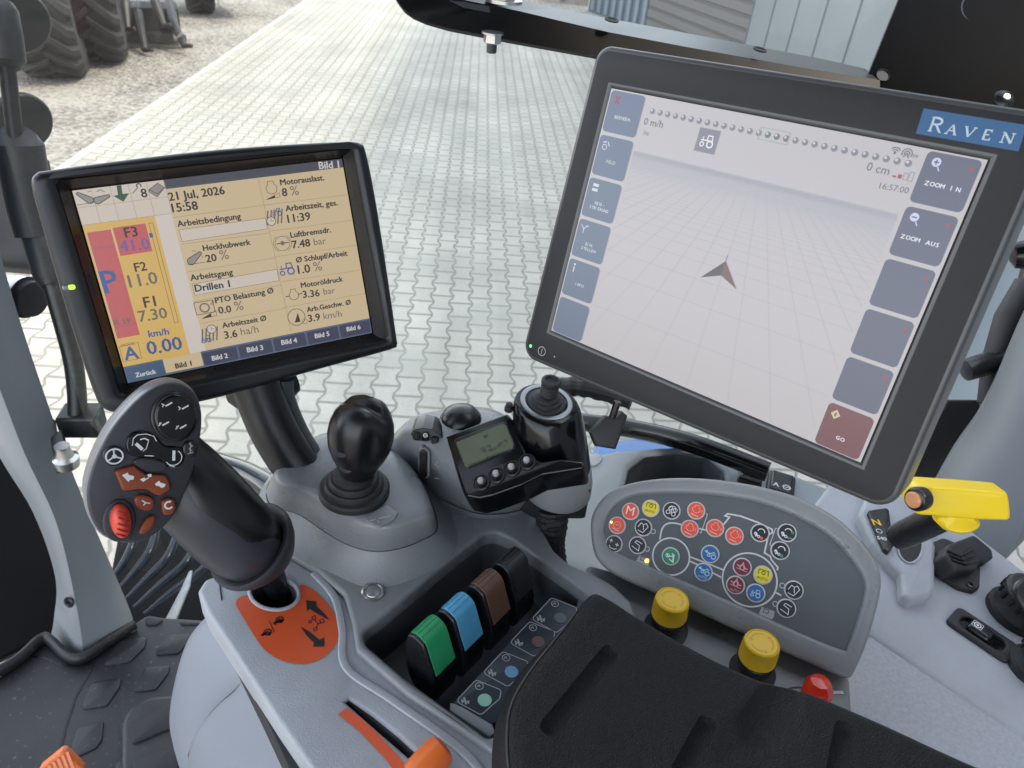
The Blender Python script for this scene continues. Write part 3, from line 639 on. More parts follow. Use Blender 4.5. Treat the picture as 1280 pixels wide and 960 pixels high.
# side window: a clear pane from the corner pillar back to the plate
gm = bpy.data.materials.new('clear window glass'); gm.use_nodes = True; gt = gm.node_tree; gt.nodes.remove(gt.nodes['Principled BSDF'])
tb = gt.nodes.new('ShaderNodeBsdfTransparent'); tb.inputs[0].default_value = (.965, .985, .97, 1); gb_ = gt.nodes.new('ShaderNodeBsdfGlossy'); gb_.inputs['Roughness'].default_value = .02
fr_ = gt.nodes.new('ShaderNodeFresnel'); fr_.inputs[0].default_value = 1.45; mxs = gt.nodes.new('ShaderNodeMixShader')
ge_ = gt.nodes.new('ShaderNodeNewGeometry'); fk = node_m(gt, 'MULTIPLY', fr_.outputs[0], node_m(gt, 'SUBTRACT', 1.0, ge_.outputs['Backfacing'])); gt.links.new(fk, mxs.inputs[0]); gt.links.new(tb.outputs[0], mxs.inputs[1]); gt.links.new(gb_.outputs[0], mxs.inputs[2]); gt.links.new(mxs.outputs[0], gt.nodes['Material Output'].inputs[0])
wa, wb = CAM + RT * .385 + FW * 1.07, CAM + RT * .925 + FW * .14
mb = MB(); mb.slab([wa - UP * 1.12, wb - UP * 1.12, wb + UP * .50, wa + UP * .50], .005, gm)
tag(mb.build('side_window', smooth=0), 'big clear side window pane between the grey pillar and the black plate', 'window')
# ================================================================ RIGHT-HAND SIDE OF THE CAB
G['cup_grey'] = mat('dark grey cup moulding', (.085, .09, .095), .5, noise=.08, nscale=15, bump=.4, bscale=900)
sill = thing('window_sill', tuple(P(820, 600, .98)), 'pale blue grey sill with a dark cup recess under the side window', 'sill')
SZ = HZ(-.640)
so_ = [(640, 700), (668, 610), (712, 574), (770, 560), (830, 556), (900, 566), (990, 590), (1090, 628), (1160, 700), (1160, 830), (700, 830)]
cup = rounded(SZ.px([(782, 612), (788, 585), (806, 571), (845, 567), (885, 573), (903, 590), (905, 620), (890, 640), (800, 636)]), .01)
mb = MB(); mb.prism(SZ, rounded(SZ.px(so_), .03), -.09, 0, 'plastic_blue', holes=[cup], bevel=.012, seg=4, floor=False); mb.build('shelf', sill)
mb = MB(); lo = [(p[0] * 1.0, p[1]) for p in cup]
mb.prism(SZ, [(p[0], p[1]) for p in rounded(SZ.px([(775, 616), (782, 580), (806, 565), (845, 561), (888, 567), (910, 588), (912, 626), (890, 648), (796, 646)]), .012)], -.075, -.055, 'cup_grey')
a = [SZ.pt(*p, -.001) for p in cup]; b = [SZ.pt(*p, -.058) for p in cup]; mb.loft([a, b], 'cup_grey', False, False); mb.build('cup_recess', sill)
mb = MB(); mb.prism(SZ, ell(*SZ.loc(742, 576), .016, .009, 24), 0, .002, 'plastic_deck', bevel=.001); mb.build('cover_cap', sill)
def rocker(px, sz, label, txt=None):
    c = SZ.loc(*px); r = thing('rocker_switch', tuple(SZ.pt(*c)), label, 'switch', 'rocker switches on the sill')
    ex = SZ.loc(px[0] + 10, px[1] + 3); d = Vector((ex[0] - c[0], ex[1] - c[1])).normalized(); pl = Plane(SZ.pt(*c), SZ.u * d.x + SZ.v * d.y, SZ.v * d.x - SZ.u * d.y)
    q = MB(); q.prism(pl, rounded(box2(-sz[0], -sz[1], sz[0], sz[1]), .003), 0, .006, 'black', bevel=.002); q.build('surround', r)
    q = MB(); q.prism(pl, rounded(box2(-sz[0] * .8, -sz[1] * .85, sz[0] * .8, sz[1] * .85), .002), .006, .011, 'panel_grey' if not txt else 'black', bevel=.003); k = q.build('paddle', r)
    if txt: 
        q = MB(); q.text(pl, 'A', -.012, -.014, None, None, .0116, 'white', size=.012, bold=.02); q.ring(pl, .006, -.010, .0045, .0015, .0116, 'white'); q.line(pl, [(.0, -.010), (.012, -.010)], .0012, .0118, 'white'); q.build('marking', k)
rocker((938, 594), (.016, .022), 'plain dark rocker switch on the sill')
rocker((975, 610), (.018, .026), 'black rocker switch with a white mark at the edge of the big terminal', 'A')

# lower side trim between console and switch panel
trim = thing('side_trim', tuple(P(740, 720, .80)), 'blue grey moulded side trim between the armrest console and switch panel', 'trim')
mb = MB(); TZ = HZ(-.655)
mb.prism(TZ, rounded(TZ.px([(600, 760), (640, 640), (700, 590), (760, 600), (800, 660), (870, 760), (1080, 880), (1080, 1000), (700, 1000)]), .01), -.05, 0, 'plastic_blue', bevel=.006); mb.build('panel', trim)
mb = MB(); mb.line(TZ, TZ.px([(702, 632), (712, 668), (738, 706), (790, 752)]), .003, .0008, 'black'); mb.build('seam', trim)

# fender console to the right
fc = thing('fender_console', tuple(P(1180, 800, .78)), 'pale grey fender console with sockets and a yellow handled lever', 'console')
FZ = HZ(-.575); FZ2 = HZ(-.590)
hole = ell(*FZ.loc(1139, 676), .014, .024, 28, math.radians(20))
up_ = [(1040, 600), (1120, 618), (1190, 640), (1225, 670), (1280, 712), (1420, 790), (1420, 1010), (1255, 905), (1090, 795), (1010, 740), (1010, 640)]
mb = MB(); mb.prism(FZ, FZ.px(up_), -.07, 0, 'plastic_grey_light', bevel=.006, seg=3, floor=False) if 'plastic_grey_light' in G else None
if 'plastic_grey_light' not in G:
    G['plastic_grey_light'] = mat('light warm grey plastic', (.335, .352, .385), .45, noise=.09, nscale=18, bump=.7, bscale=900, rvar=.05)
    mb.prism(FZ, FZ.px(up_), -.07, 0, 'plastic_grey_light', bevel=.006, seg=3, floor=False)
mb.build('upper_panel', fc)
mb = MB(); mb.prism(FZ2, FZ2.px([(1000, 745), (1089, 797), (1253, 907), (1420, 1015), (1420, 1160), (1000, 1160)]), -.05, .012, 'plastic_deck', bevel=.002); mb.build('lower_panel', fc)
mb = MB(); RZ = HZ(-.571)
rp = [(1090, 600), (1130, 618), (1156, 662), (1166, 690), (1164, 742), (1158, 752), (1134, 757), (1124, 752), (1122, 724), (1086, 684), (1070, 650)]
mb.prism(RZ, rounded(RZ.px(rp), .006), -.02, .010, 'plastic_grey_light', bevel=.005); mb.build('lever_boss', fc)
mb = MB(); mb.prism(RZ, RZ.px(ell(1137, 682, 15, 22, 28), .010), .008, .0112, 'black_matt', bevel=.001); mb.line(RZ, RZ.px(ell(1137, 682, 15.5, 22.5, 28), .010), .0018, .0116, 'plastic_deck', True); mb.build('lever_well', fc)
mb = MB(); NP = HZ(-.558); mb.prism(NP, rounded(NP.px([(1084, 640), (1110, 636), (1116, 684), (1110, 692), (1104, 688)]), .003), -.003, .0025, 'black', bevel=.001)
np_ = mb.build('range_plate', fc); NT = NP.off(.0028)
mb = MB(); mb.text(NT, 'N', *NT.loc(1092, 656), *NT.loc(1102, 657), .0002, 'yellow', bold=.02); mb.ring(NT, *NT.loc(1099, 664), .003, .0008, .0002, 'white'); mb.text(NT, 'S40', *NT.loc(1097, 674), *NT.loc(1109, 676), .0002, 'white', bold=.015); mb.build('plate_text', np_)
# tall grey panel behind
G['pillar_grey'] = mat('blue grey rear pillar', (.095, .108, .118), .42, noise=.08, nscale=4, bump=.3, bscale=1000, rvar=.06)
rp_ = thing('rear_pillar_trim', tuple(P(1250, 600, .95)), 'blue grey pillar trim sweeping up behind the yellow lever', 'pillar')
mb = MB()
A = [P(1150, 640, .98), P(1178, 590, .985), P(1218, 530, .99), P(1262, 430, 1.0), P(1300, 340, 1.01), P(1330, 200, 1.02), P(1350, -60, 1.03)]
B = [P(1222, 735, .86), P(1262, 690, .87), P(1310, 600, .88), P(1360, 480, .90), P(1410, 340, .92), P(1460, 200, .94), P(1520, -60, .96)]
Cc = [p + RT * .20 + FW * -.05 for p in B]
M1 = [a.lerp(b, .5) - RT * .012 for a, b in zip(A, B)]; A0 = [a + RT * .08 for a in A]
mb.loft(list(map(list, zip(*[spline(l, 4, False) for l in (A0, A, M1, B, Cc)]))), 'pillar_grey', False, False, closed=False); mb.build('panel', rp_, smooth=70)
# dark gap and fittings between the terminal and the trim
mb = MB(); mb.slab([P(1120, 640, 1.12), P(1150, 560, 1.12), P(1185, 500, 1.12), P(1225, 500, 1.12), P(1228, 520, 1.12), P(1170, 640, 1.12), P(1140, 660, 1.12)], .03, 'black_matt', bevel=.004); tag(mb.build('seal_strip'), 'black seal strip in the gap beside the big terminal', 'seal')
hw = thing('terminal_bracket', tuple(P(1250, 420, .86)), 'black arm and clamp holding the big terminal from behind', 'bracket')
mb = MB(); mb.tube([P(1290, 360, 1.08), P(1262, 400, 1.08), P(1246, 450, 1.08), P(1236, 505, 1.08)], [.026, .022, .020, .016], 'black_matt', 10); mb.tube([P(1300, 330, 1.14), P(1275, 420, 1.14), P(1250, 500, 1.14), P(1225, 560, 1.14)], .024, 'black', 10); mb.build('arm', hw)
mb = MB(); mb.lathe(P(1222, 458, 1.05), AX - AY * .3, [(.010, -.02), (.016, -.018), (.016, .02), (.012, .026), (.010, .04)], 'black', 16); mb.build('clamp', hw)
mb = MB(); mb.lathe(P(1284, 318, .86), AX - AZ * .5, [(.006, -.018), (.015, -.012), (.017, 0), (.014, .012), (.006, .016)], 'gloss', 18); mb.build('ball_joint', hw)
mb = MB(); mb.slab([P(1150, 590, 1.3), P(1172, 500, 1.3), P(1236, 300, 1.3), P(1300, 330, 1.3), P(1300, 120, 1.3), P(1420, 120, 1.3), P(1420, 600, 1.3)], .008, mat('outer pale panel', (.30, .36, .39), .4), bevel=.001) 
tag(mb.build('outer_panel'), 'pale blue grey panel outside showing in the gap beside the big terminal', 'panel')

# yellow lever
yl = thing('yellow_lever', tuple(P(1135, 690, .74)), 'black lever with a flat yellow handle standing in the fender console', 'lever')
mb = MB(); b0, b1_ = P(1122, 672, .735), P(1206, 632, .665); mb.tube([b0, b0.lerp(b1_, .12), b0.lerp(b1_, .8), b1_], [.0125, .0135, .0135, .0125], 'black', 20); mb.build('shaft', yl)
LP = Plane(P(1200, 634, .650), AX * 1.0 + AY * .12 + AZ * -.12, AY * -1.0 + AX * .12 + AZ * -.25)
ho = spline(LP.px([(1140, 612), (1150, 607), (1175, 608), (1215, 611), (1250, 614), (1259, 618), (1262, 640), (1260, 649), (1250, 650), (1220, 649), (1190, 647), (1165, 644), (1146, 642), (1138, 630)]), 3)
mb = MB(); mb.prism(LP, [tuple(p) for p in ho], -.022, .003, 'yellow_lever', bevel=.004, seg=4); mb.lathe(LP.hit(1190, 645, -.020), LP.n, [(.008, 0), (.0105, .002), (.0105, .014), (.008, .018)], 'yellow_lever', 24, sx=1.7, ref=LP.u); hd = mb.build('handle', yl, smooth=45)
mb = MB(); ec = P(1146, 624, .645); ex = (AX * -.9 + AZ * -.45 + AY * .05).normalized(); mb.lathe(ec, ex, [(.0100, -.008), (.0108, 0), (.0098, .003), (.0080, .004)], 'black', 24); mb.lathe(ec, ex, [(.0072, .003), (.0072, .0055), (.0058, .0068), (.001, .0072)], mat('copper button', (.62, .28, .13), .35, noise=.1), 20); mb.build('release_button', hd)

# sockets and switch on the fender console
cc = thing('socket_cover', tuple(FZ.hit(1200, 715)), 'black hinged socket cover with ribbed lid beside the yellow lever', 'socket')
K = FZ.off(.0); fl = rounded(FZ.px([(1163, 682), (1176, 676), (1210, 690), (1223, 715), (1222, 738), (1214, 743), (1195, 738), (1168, 720)]), .006)
mb = MB(); mb.prism(FZ, fl, 0, .006, 'black_matt', bevel=.002); mb.build('flange', cc)
mb = MB(); KL = Plane(FZ.hit(1203, 698, .016), FZ.u, FZ.v + UP * .35)
lid = rounded(KL.px([(1175, 697), (1182, 683), (1200, 676), (1213, 671), (1236, 690), (1238, 700), (1227, 708), (1222, 704), (1216, 716), (1190, 717)]), .005)
mb.prism(KL, lid, -.016, .006, 'black_matt', bevel=.004); l_ = mb.build('lid', cc)
mb = MB()
for k in range(3): mb.tube([KL.hit(1184 + k * 3, 688 + k * 6, .0065), KL.hit(1200 + k * 3, 695 + k * 5, .0070), KL.hit(1216 + k * 3, 686 + k * 7, .0065)], .0016, 'black', 8)
mb.build('lid_rib', l_)
mb = MB(); mb.lathe(FZ.hit(1213, 732, .006), UP, [(.004, 0), (.004, .0015), (.002, .002), (.002, .0005)], 'black', 14); mb.build('screw', cc)
rs = thing('toggle_switch', tuple(FZ.hit(1226, 794)), 'black recessed switch with a white lamp symbol low on the fender console', 'switch')
u = FZ.loc(1252, 812); o_ = FZ.loc(1200, 777); dv = Vector((u[0] - o_[0], u[1] - o_[1])).normalized(); cN = FZ.loc(1226, 795)
SWP = Plane(FZ.pt(*cN, .0), FZ.u * dv.x + FZ.v * dv.y, FZ.v * dv.x - FZ.u * dv.y)
mb = MB(); mb.prism(SWP, rounded(box2(-.030, -.0155, .030, .0155), .006), 0, .005, 'black_matt', holes=[rounded(box2(-.021, -.0095, .021, .0095), .008)], bevel=.002, floor=False); mb.build('bezel', rs)
mb = MB(); mb.prism(SWP, rounded(box2(-.021, -.0095, .021, .0095), .008), -.002, .001, 'gloss'); mb.prism(SWP, rounded(box2(-.014, -.008, .008, .008), .004), .001, .009, 'black', bevel=.004); k_ = mb.build('rocker', rs)
mb = MB(); mb.ring(SWP, -.007, 0, .0030, .0010, .0093, 'white'); mb.disc(SWP, -.007, 0, .0012, .0093, 'white'); mb.frame(SWP, -.0115, -.0042, -.0025, .0042, .0005, .0093, 'white', .001); mb.build('symbol', k_)
def connector(px, r, label):
    c = FZ.hit(*px); q = thing('round_connector', tuple(c), label, 'connector', 'round connectors on the fender console'); ax = (UP + FW * -.1).normalized()
    m_ = MB(); m_.lathe(c, ax, [(r * 1.25, -.004), (r * 1.25, .004), (r * 1.1, .005), (r * 1.0, .010), (r * 1.0, .020), (r * 1.12, .0205), (r * 1.12, .030), (r * 1.0, .033), (r * .5, .034)], 'black_matt', 32); m_.build('socket', q)
    m_ = MB()
    for k in range(18):
        a = 2 * math.pi * k / 18; d = RT * math.cos(a) + FW * math.sin(a); m_.box(c + ax * .0255 + d * r * 1.14, d * .0012, d.cross(ax) * .0018, ax * .0045, 'black')
    m_.build('grip_rib', q)
    m_ = MB(); m_.tube(spline([c + ax * .030 + d_ for d_ in (RT * -r * 1.1 + FW * r * .3, RT * -r * .9 + FW * r * .9 + ax * .012, RT * -r * .2 + FW * r * .7 + ax * .016, RT * r * .6 + ax * .010)], 5, False), .0032, 'black', 8); m_.build('strap', q)
    m_ = MB(); m_.lathe(c + ax * .034 + RT * r * .35 + FW * -.1 * r, ax, [(.0065, 0), (.0065, .003), (.003, .0035)], 'steel', 14); m_.build('pin', q)
connector((1275, 768), .026, 'black ribbed round connector with a strap at the edge of the fender console')
connector((1296, 838), .021, 'smaller black round connector next to the toggle switch, beneath the strapped one')

# ================================================================ RAIL AND PLATE OVER THE BIG TERMINAL
tr_ = thing('mounting_rail', tuple(P(800, 50, .64)), 'black bent steel rail with bolt holes across the top of the window', 'rail')
fr = [(480, -26), (489, -12), (497, 2), (505, 12), (516, 20), (532, 27), (560, 35), (640, 51), (740, 69), (860, 96), (1000, 126), (1100, 148)]
fu = [(520, -40), (545, -26), (560, -10), (580, 0), (600, 4), (616, 7), (650, 14), (700, 26), (760, 40), (860, 59), (1000, 84), (1100, 100)]
fz = lambda i: .600 + .090 * i / 11
mb = MB()
front = [P(*fr[i], fz(i)) for i in range(12)]; upper = [P(*fu[i], fz(i) + .004) for i in range(12)]
G['rail_black'] = mat('black powder coat', (.005, .005, .006), .38, spec=.25, bump=.15, bscale=900)
thk = [AZ * .006 for _ in range(12)]
mb.loft([[a, b, b + t, a + t] for a, b, t in zip(front, upper, thk)], 'rail_black'); mb.build('front_web', tr_, smooth=25)
gu = [(560, -40), (580, -30), (600, -20), (617, -10), (640, -4), (660, 2), (700, 11), (740, 19), (830, 36), (920, 53), (1030, 74), (1082, 86)]
mb = MB(); lowt = [p + AZ * .002 for p in upper]; far = [P(*gu[i], fz(i) + .045) for i in range(12)]
mb.loft([[a, b, b - UP * .005, a - UP * .005] for a, b in zip(lowt, far)], mat('sky pale rail flange', (.05, .055, .06), .3, noise=.15, nscale=15));  # top flange coloured paler than the web for the sky it mirrors
tf = mb.build('top_flange', tr_, smooth=25)
mb = MB()
for (hx, hy, k) in ((764, 27, 6.3), (949, 64, 8.6)):
    c = P(hx, hy, fz(k) + .012)
    n_ = (far[8] - lowt[8]).cross(lowt[9] - lowt[8]).normalized(); n_ = n_ if n_.z > 0 else -n_
    mb.lathe(c + n_ * .001, n_, [(.0065, 0), (.0065, .0012), (.0045, .0013), (.004, .0004)], 'black_matt', 18)
mb.build('bolt_hole', tf)
bo = thing('bolt', tuple(P(616, 50, .625)), 'steel bolt with nut hanging under the black rail', 'bolt')
d_ = -UP; c = P(616, 40, .628)
mb = MB(); mb.lathe(c, d_, [(.0095, 0), (.0095, .0015), (.006, .0015)], 'steel', 20); mb.lathe(c, d_, [(.0075, .0015), (.0078, .008), (.0065, .009)], 'steel', 6); mb.build('nut', bo, smooth=25)
mb = MB(); mb.lathe(c, d_, [(.0045, .008), (.0045, .0155), (.0035, .0165)], 'steel_dark' if 'steel_dark' in G else 'plastic_dark', 12); mb.build('shank', bo)
mb = MB(); c2_ = P(630, 0, .645); mb.lathe(c2_, UP, [(.016, -.002), (.016, .0005), (.013, .0012), (.010, .0012), (.010, .008), (.008, .009)], 'steel', 24); mb.build('head', bo)
G['plate_black'] = mat('black plate paint', (.002, .002, .0024), .5, spec=.07, noise=.2, nscale=20)
bp_ = thing('mounting_plate', tuple(P(1200, 60, .72)), 'glossy black steel plate with round holes above the big terminal', 'plate')
bpts = [P(1128, -12, .735), P(1084, 97, .715), P(1120, 125, .71), P(1340, 165, .70), P(1380, -40, .72)]
mb = MB(); mb.slab(bpts, .006, 'plate_black', bevel=.0015); mb.build('sheet', bp_)
nP = (bpts[1] - bpts[0]).cross(bpts[3] - bpts[0]).normalized(); nP = nP if nP.dot(CAM - bpts[0]) > 0 else -nP
def onplate(x, y):
    r = ray(x, y); return CAM + r * ((bpts[0] - CAM).dot(nP) / r.dot(nP))
for (x, y, r) in ((1226, 13, .0185), (1103, 95, .0062)):
    mb = MB(); mb.lathe(onplate(x, y) + nP * .0002, nP, [(r * 1.12, 0), (r * 1.08, .0012), (r, .0014), (r * .96, .0004), (r * .9, .0002)], 'black', 28); mb.disc(Plane(onplate(x, y), nP.orthogonal(), nP.cross(nP.orthogonal())), 0, 0, r * .95, .0005, 'plastic_dark'); mb.build('hole_rim', bp_)
mb = MB(); mb.lathe(onplate(1253, 126), nP, [(.010, 0), (.010, .003), (.007, .006), (.003, .007)], 'black', 20); mb.lathe(onplate(1253, 126) + nP * .0068, nP, [(.0035, 0), (.003, .0008)], 'steel', 12); mb.build('screw', bp_)
# ================================================================ THE BIG TERMINAL
RS = lens_plane((0.0708917, -0.2123883, 0.5338408), (0.7517988, 0.3731569, -0.5436474), (-0.2175797, 0.9186756, 0.3296880))
z2 = zz(640, 40, 2); mm = lambda u, v: (u / 1000, -v / 1000)
bt = thing('guidance_terminal', tuple(RS.pt(.13, -.09, -.02)), 'big black touchscreen terminal showing a pale map with grey side keys', 'terminal')
ob = rounded([mm(-20.5, -27.5), mm(-23.2, 215), mm(273, 206.5), mm(270.5, -27.6)][::1], [.012, .013, .014, .014], 8)
mb = MB(); mb.prism(RS, ob, -.036, -.0006, 'plastic_terminal' if 'plastic_terminal' in G else mat('dark grey terminal face', (.0150, .0150, .0165), .5, spec=.3, noise=.05, nscale=30, bump=.12, bscale=1500), holes=[box2(0, -.1845, .246, 0)], bevel=.0035, seg=4, side=mat('satin edge trim', (.06, .06, .063), .3), floor=False); mb.fill(RS, [ob], -.036, 'black'); mb.build('housing', bt)
E_base = screen('map white', 190, 186, 190); E_key = screen('key slate', 98, 112, 138); E_key2 = screen('key slate right', 92, 95, 116); E_go = screen('key maroon', 112, 62, 70)
E_hz = screen('map haze', 170, 176, 196); E_grid = screen('grid line', 176, 175, 184); E_gridd = screen('grid dense', 150, 155, 182)
E_dot = screen('ball grey', 128, 126, 140); E_dotl = screen('ball light', 205, 203, 210); E_green = screen('ball green', 96, 118, 104); E_txt = screen('dark text', 98, 96, 108); E_wht = screen('pale text', 232, 235, 240); E_red = screen('red mark', 168, 60, 72); E_blue = screen('lens blue', 205, 208, 240); E_faint = screen('faint text', 208, 213, 222); E_arrow = screen('arrow dark', 78, 72, 74); E_arrow2 = screen('arrow brown', 112, 84, 80); E_edge = screen('key edge', 205, 204, 200)
mb = MB(); mb.rect(RS, 0, 0, .246, -.1845, -.0010, E_base); scn = mb.build('screen', bt, smooth=0)
# map: perspective grid below its horizon
mb = MB(); hv = 37.4
for i in range(14):
    f = i / 14; mb.rect(RS, .0315, -(hv + f * 7.5) / 1000, .2135, -(hv + (f + 1 / 14) * 7.5) / 1000, -.0008, screen('map band %d' % i, int(170 + 19 * f), int(173 + 12 * f), int(187 + 2 * f)))
vv = []
k = 1.0
for i in range(1, 220):
    d = 146.0 / (1 + (70 - i) * .30) if False else 165.0 / (1 + i * .42)
    if d < 1.9: break
    vv.append(hv - 1.0 + d)
for v in vv:
    if v < 184: mb.line(RS, [mm(31.5, v), mm(213.5, v)], .00022 if v - hv > 8 else .00010, -.0006, E_grid)
for i in range(-42, 43):
    x0 = 122.5 + i * 4.6; x1 = 122.5 + i * 32
    p, q = (x0, hv), (x1, 184)
    def clip(p, q):
        t0, t1 = 0, 1
        for lo, sgn in ((31.5, 1), (213.5, -1)):
            a, b = (p[0] - lo) * sgn, (q[0] - lo) * sgn
            if a < 0 and b < 0: return None
            if a < 0: t0 = max(t0, a / (a - b))
            if b < 0: t1 = min(t1, a / (a - b))
        return None if t0 >= t1 else [(p[0] + (q[0] - p[0]) * t, p[1] + (q[1] - p[1]) * t) for t in (t0, t1)]
    c = clip(p, q)
    if c: mb.line(RS, [mm(*c[0]), mm(*c[1])], .00022, -.0005, E_grid)
mb.build('map_grid', scn, smooth=0, weld=False)
mb = MB()
mb.poly(RS, [mm(*p) for p in ((122.3, 92), (108.5, 107.5), (122.3, 102))], -.0003, E_arrow); mb.poly(RS, [mm(*p) for p in ((122.3, 92), (122.3, 102), (135.5, 107.5))], -.0003, E_arrow2); mb.line(RS, [mm(122.3, 88), mm(122.3, 92)], .0004, -.0003, E_txt)
mb.build('position_arrow', scn, smooth=0)
def softkey(side, row):
    u0, u1 = (1.2, 29.8) if side == 0 else (216.2, 244.2); v0 = 1.0 + row * 30.9; v1 = v0 + 28.4
    em = E_key if side == 0 else (E_go if row == 5 else E_key2)
    q = MB(); q.rect(RS, u0 / 1000, -v0 / 1000, u1 / 1000, -v1 / 1000, -.0004, em, .0028); key = q.build('soft_key', scn, smooth=0)
    txt = [['BEENDEN'], ['FELD'], ['REGI-', 'STRIERUNG'], ['EIN-', 'STELLEN'], ['INFO'], []][row] if side == 0 else [['ZOOM IN'], ['ZOOM AUS'], [], [], [], ['GO']][row]
    q = MB(); n = len(txt); uc = (u0 + u1) / 2; e = E_faint if side == 0 else E_wht
    for i, t_ in enumerate(txt):
        w = len(t_) * (1.85 if side == 0 else 2.75); vb = v0 + (18.4 if side == 0 else 18.0) + (i - (n - 1)) * 3.6 + (3.2 if n > 1 else 0) + (2.8 if t_ == 'GO' else 0)
        for j, ch in enumerate(t_):
            if ch != ' ': q.text(RS, ch, *mm(uc - w / 2 + j * (w / len(t_)), vb), None, None, -.0002, e, size=.0031 if side == 0 else .0034, bold=0, heavy=.00018)
    if side == 1:
        if row < 2:
            q.disc(RS, *mm(u0 + 6.2, v0 + 5.2), .0024, -.0002, E_blue); q.line(RS, [mm(u0 + 7.6, v0 + 7.4), mm(u0 + 9.0, v0 + 9.6)], .0006, -.0002, E_blue)
            q.line(RS, [mm(u0 + 4.8, v0 + 5.2), mm(u0 + 7.6, v0 + 5.2)], .0008, -.00005, E_key2)
            if row == 0: q.line(RS, [mm(u0 + 6.2, v0 + 3.8), mm(u0 + 6.2, v0 + 6.6)], .0008, -.00005, E_key2)
        if row < 5: q.poly(RS, [mm(u0 + 22.6, v0 + 5.2), mm(u0 + 25.2, v0 + 3.8), mm(u0 + 25.2, v0 + 6.6)], -.0002, E_red)
        else: q.poly(RS, [mm(u0 + 6, v0 + 3), mm(u0 + 9, v0 + 6.2), mm(u0 + 6, v0 + 9.4), mm(u0 + 3, v0 + 6.2)], -.0002, screen('sign cream', 205, 196, 150)); q.line(RS, [mm(u0 + 6, v0 + 5), mm(u0 + 6, v0 + 7.6)], .001, -.0001, E_go) if row == 5 else None
    else:
        g = E_faint
        if row == 0: q.rect(RS, .0055, -.0045, .0095, -.0055, -.0002, E_red); q.rect(RS, .0055, -.0085, .0095, -.0095, -.0002, E_red); q.line(RS, [mm(6, 5), mm(9, 9)], .0007, -.0002, E_red); q.line(RS, [mm(9, 5), mm(6, 9)], .0007, -.0002, E_red)
        elif row == 1: q.ring(RS, *mm(7, v0 + 8), .0018, .0006, -.0002, g); q.line(RS, [mm(5, v0 + 5), mm(8, v0 + 4)], .0008, -.0002, g); q.line(RS, [mm(9, v0 + 4), mm(11, v0 + 7)], .0008, -.0002, g)
        elif row == 2: q.rect(RS, .0055, -(v0 + 3.5) / 1000, .0105, -(v0 + 5.6) / 1000, -.0002, g); q.rect(RS, .0055, -(v0 + 7) / 1000, .0105, -(v0 + 9.1) / 1000, -.0002, g)
        elif row == 3: q.line(RS, [mm(4, v0 + 4), mm(7, v0 + 7), mm(9, v0 + 4), mm(11, v0 + 4)], .0007, -.0002, g); q.line(RS, [mm(7, v0 + 7), mm(7, v0 + 10)], .0007, -.0002, g)
        elif row == 4: q.disc(RS, *mm(7, v0 + 3.4), .0009, -.0002, g); q.line(RS, [mm(7, v0 + 5.2), mm(7, v0 + 9.6)], .001, -.0002, g)
    if len(q.bm.verts): q.build('key_face', key, smooth=0)
    else: q.bm.free()
for s_ in (0, 1):
    for r_ in range(6): softkey(s_, r_)
mb = MB()
for i in range(29):
    u = 37.8 + i * (208.5 - 37.8) / 28; gr_ = 13 < i < 17
    mb.disc(RS, *mm(u, 9.7), .00195, -.0006, E_green if gr_ else E_dot); mb.disc(RS, *mm(u - .55, 9.1), .0008, -.0004, E_dotl)
mb.frame(RS, .1175, -.0060, .1370, -.0132, .0005, -.0005, screen('frame green', 150, 170, 152)); mb.build('light_bar', scn, smooth=0)
mb = MB()
mb.text(RS, '0 m/h', *RS.loc(*z2(328, 231), -.0004), *RS.loc(*z2(375, 240), -.0004), -.0004, E_txt); mb.text(RS, 'ha', *RS.loc(*z2(328, 257), -.0004), *RS.loc(*z2(341, 259), -.0004), -.0004, E_dot)
mb.text(RS, '0 cm', *RS.loc(*z2(884, 345), -.0004), *RS.loc(*z2(940, 358), -.0004), -.0004, E_txt); mb.text(RS, '16:57:00', *RS.loc(*z2(917, 391), -.0004), *RS.loc(*z2(989, 404), -.0004), -.0004, E_txt)
mb.build('status_text', scn, smooth=0, weld=False); mb = MB()
BX0 = RS.loc(*z2(950, 362), -.0004)
for k in range(4):
    u = BX0[0] * 1000 + k * 2.9; h_ = 1.0 + 1.3 * k; vb_ = -BX0[1] * 1000 + k * .1
    if k < 2: mb.rect(RS, u / 1000, -vb_ / 1000, (u + 2.1) / 1000, -(vb_ - h_) / 1000, -.0004, E_red)
    else: mb.frame(RS, u / 1000, -vb_ / 1000, (u + 2.1) / 1000, -(vb_ - h_) / 1000, .0003, -.0004, E_dot)
for k in range(3): mb.ring(RS, *mm(199.5, 5.8), .0008 + k * .0012, .0006, -.0004, E_txt, 40, 140, 8)
mb.disc(RS, *mm(199.5, 5.8), .0006, -.0004, E_txt)
for k in range(2): mb.ring(RS, *mm(206, 4.8), .0014 + k * .0013, .0006, -.0004, E_txt, -30, 210, 14)
mb.line(RS, [mm(204.5, 7), mm(206, 4.6), mm(207.5, 7)], .0006, -.0004, E_txt); mb.text(RS, '99', *mm(209.3, 6.4), None, None, -.0004, E_txt, size=.0030)
mb.build('signal_icon', scn, smooth=0, weld=False); mb = MB()
tu, tv = RS.loc(*z2(487, 272)); mb.rect(RS, tu - .0076, tv + .0076, tu + .0076, tv - .0076, -.0006, E_dot)
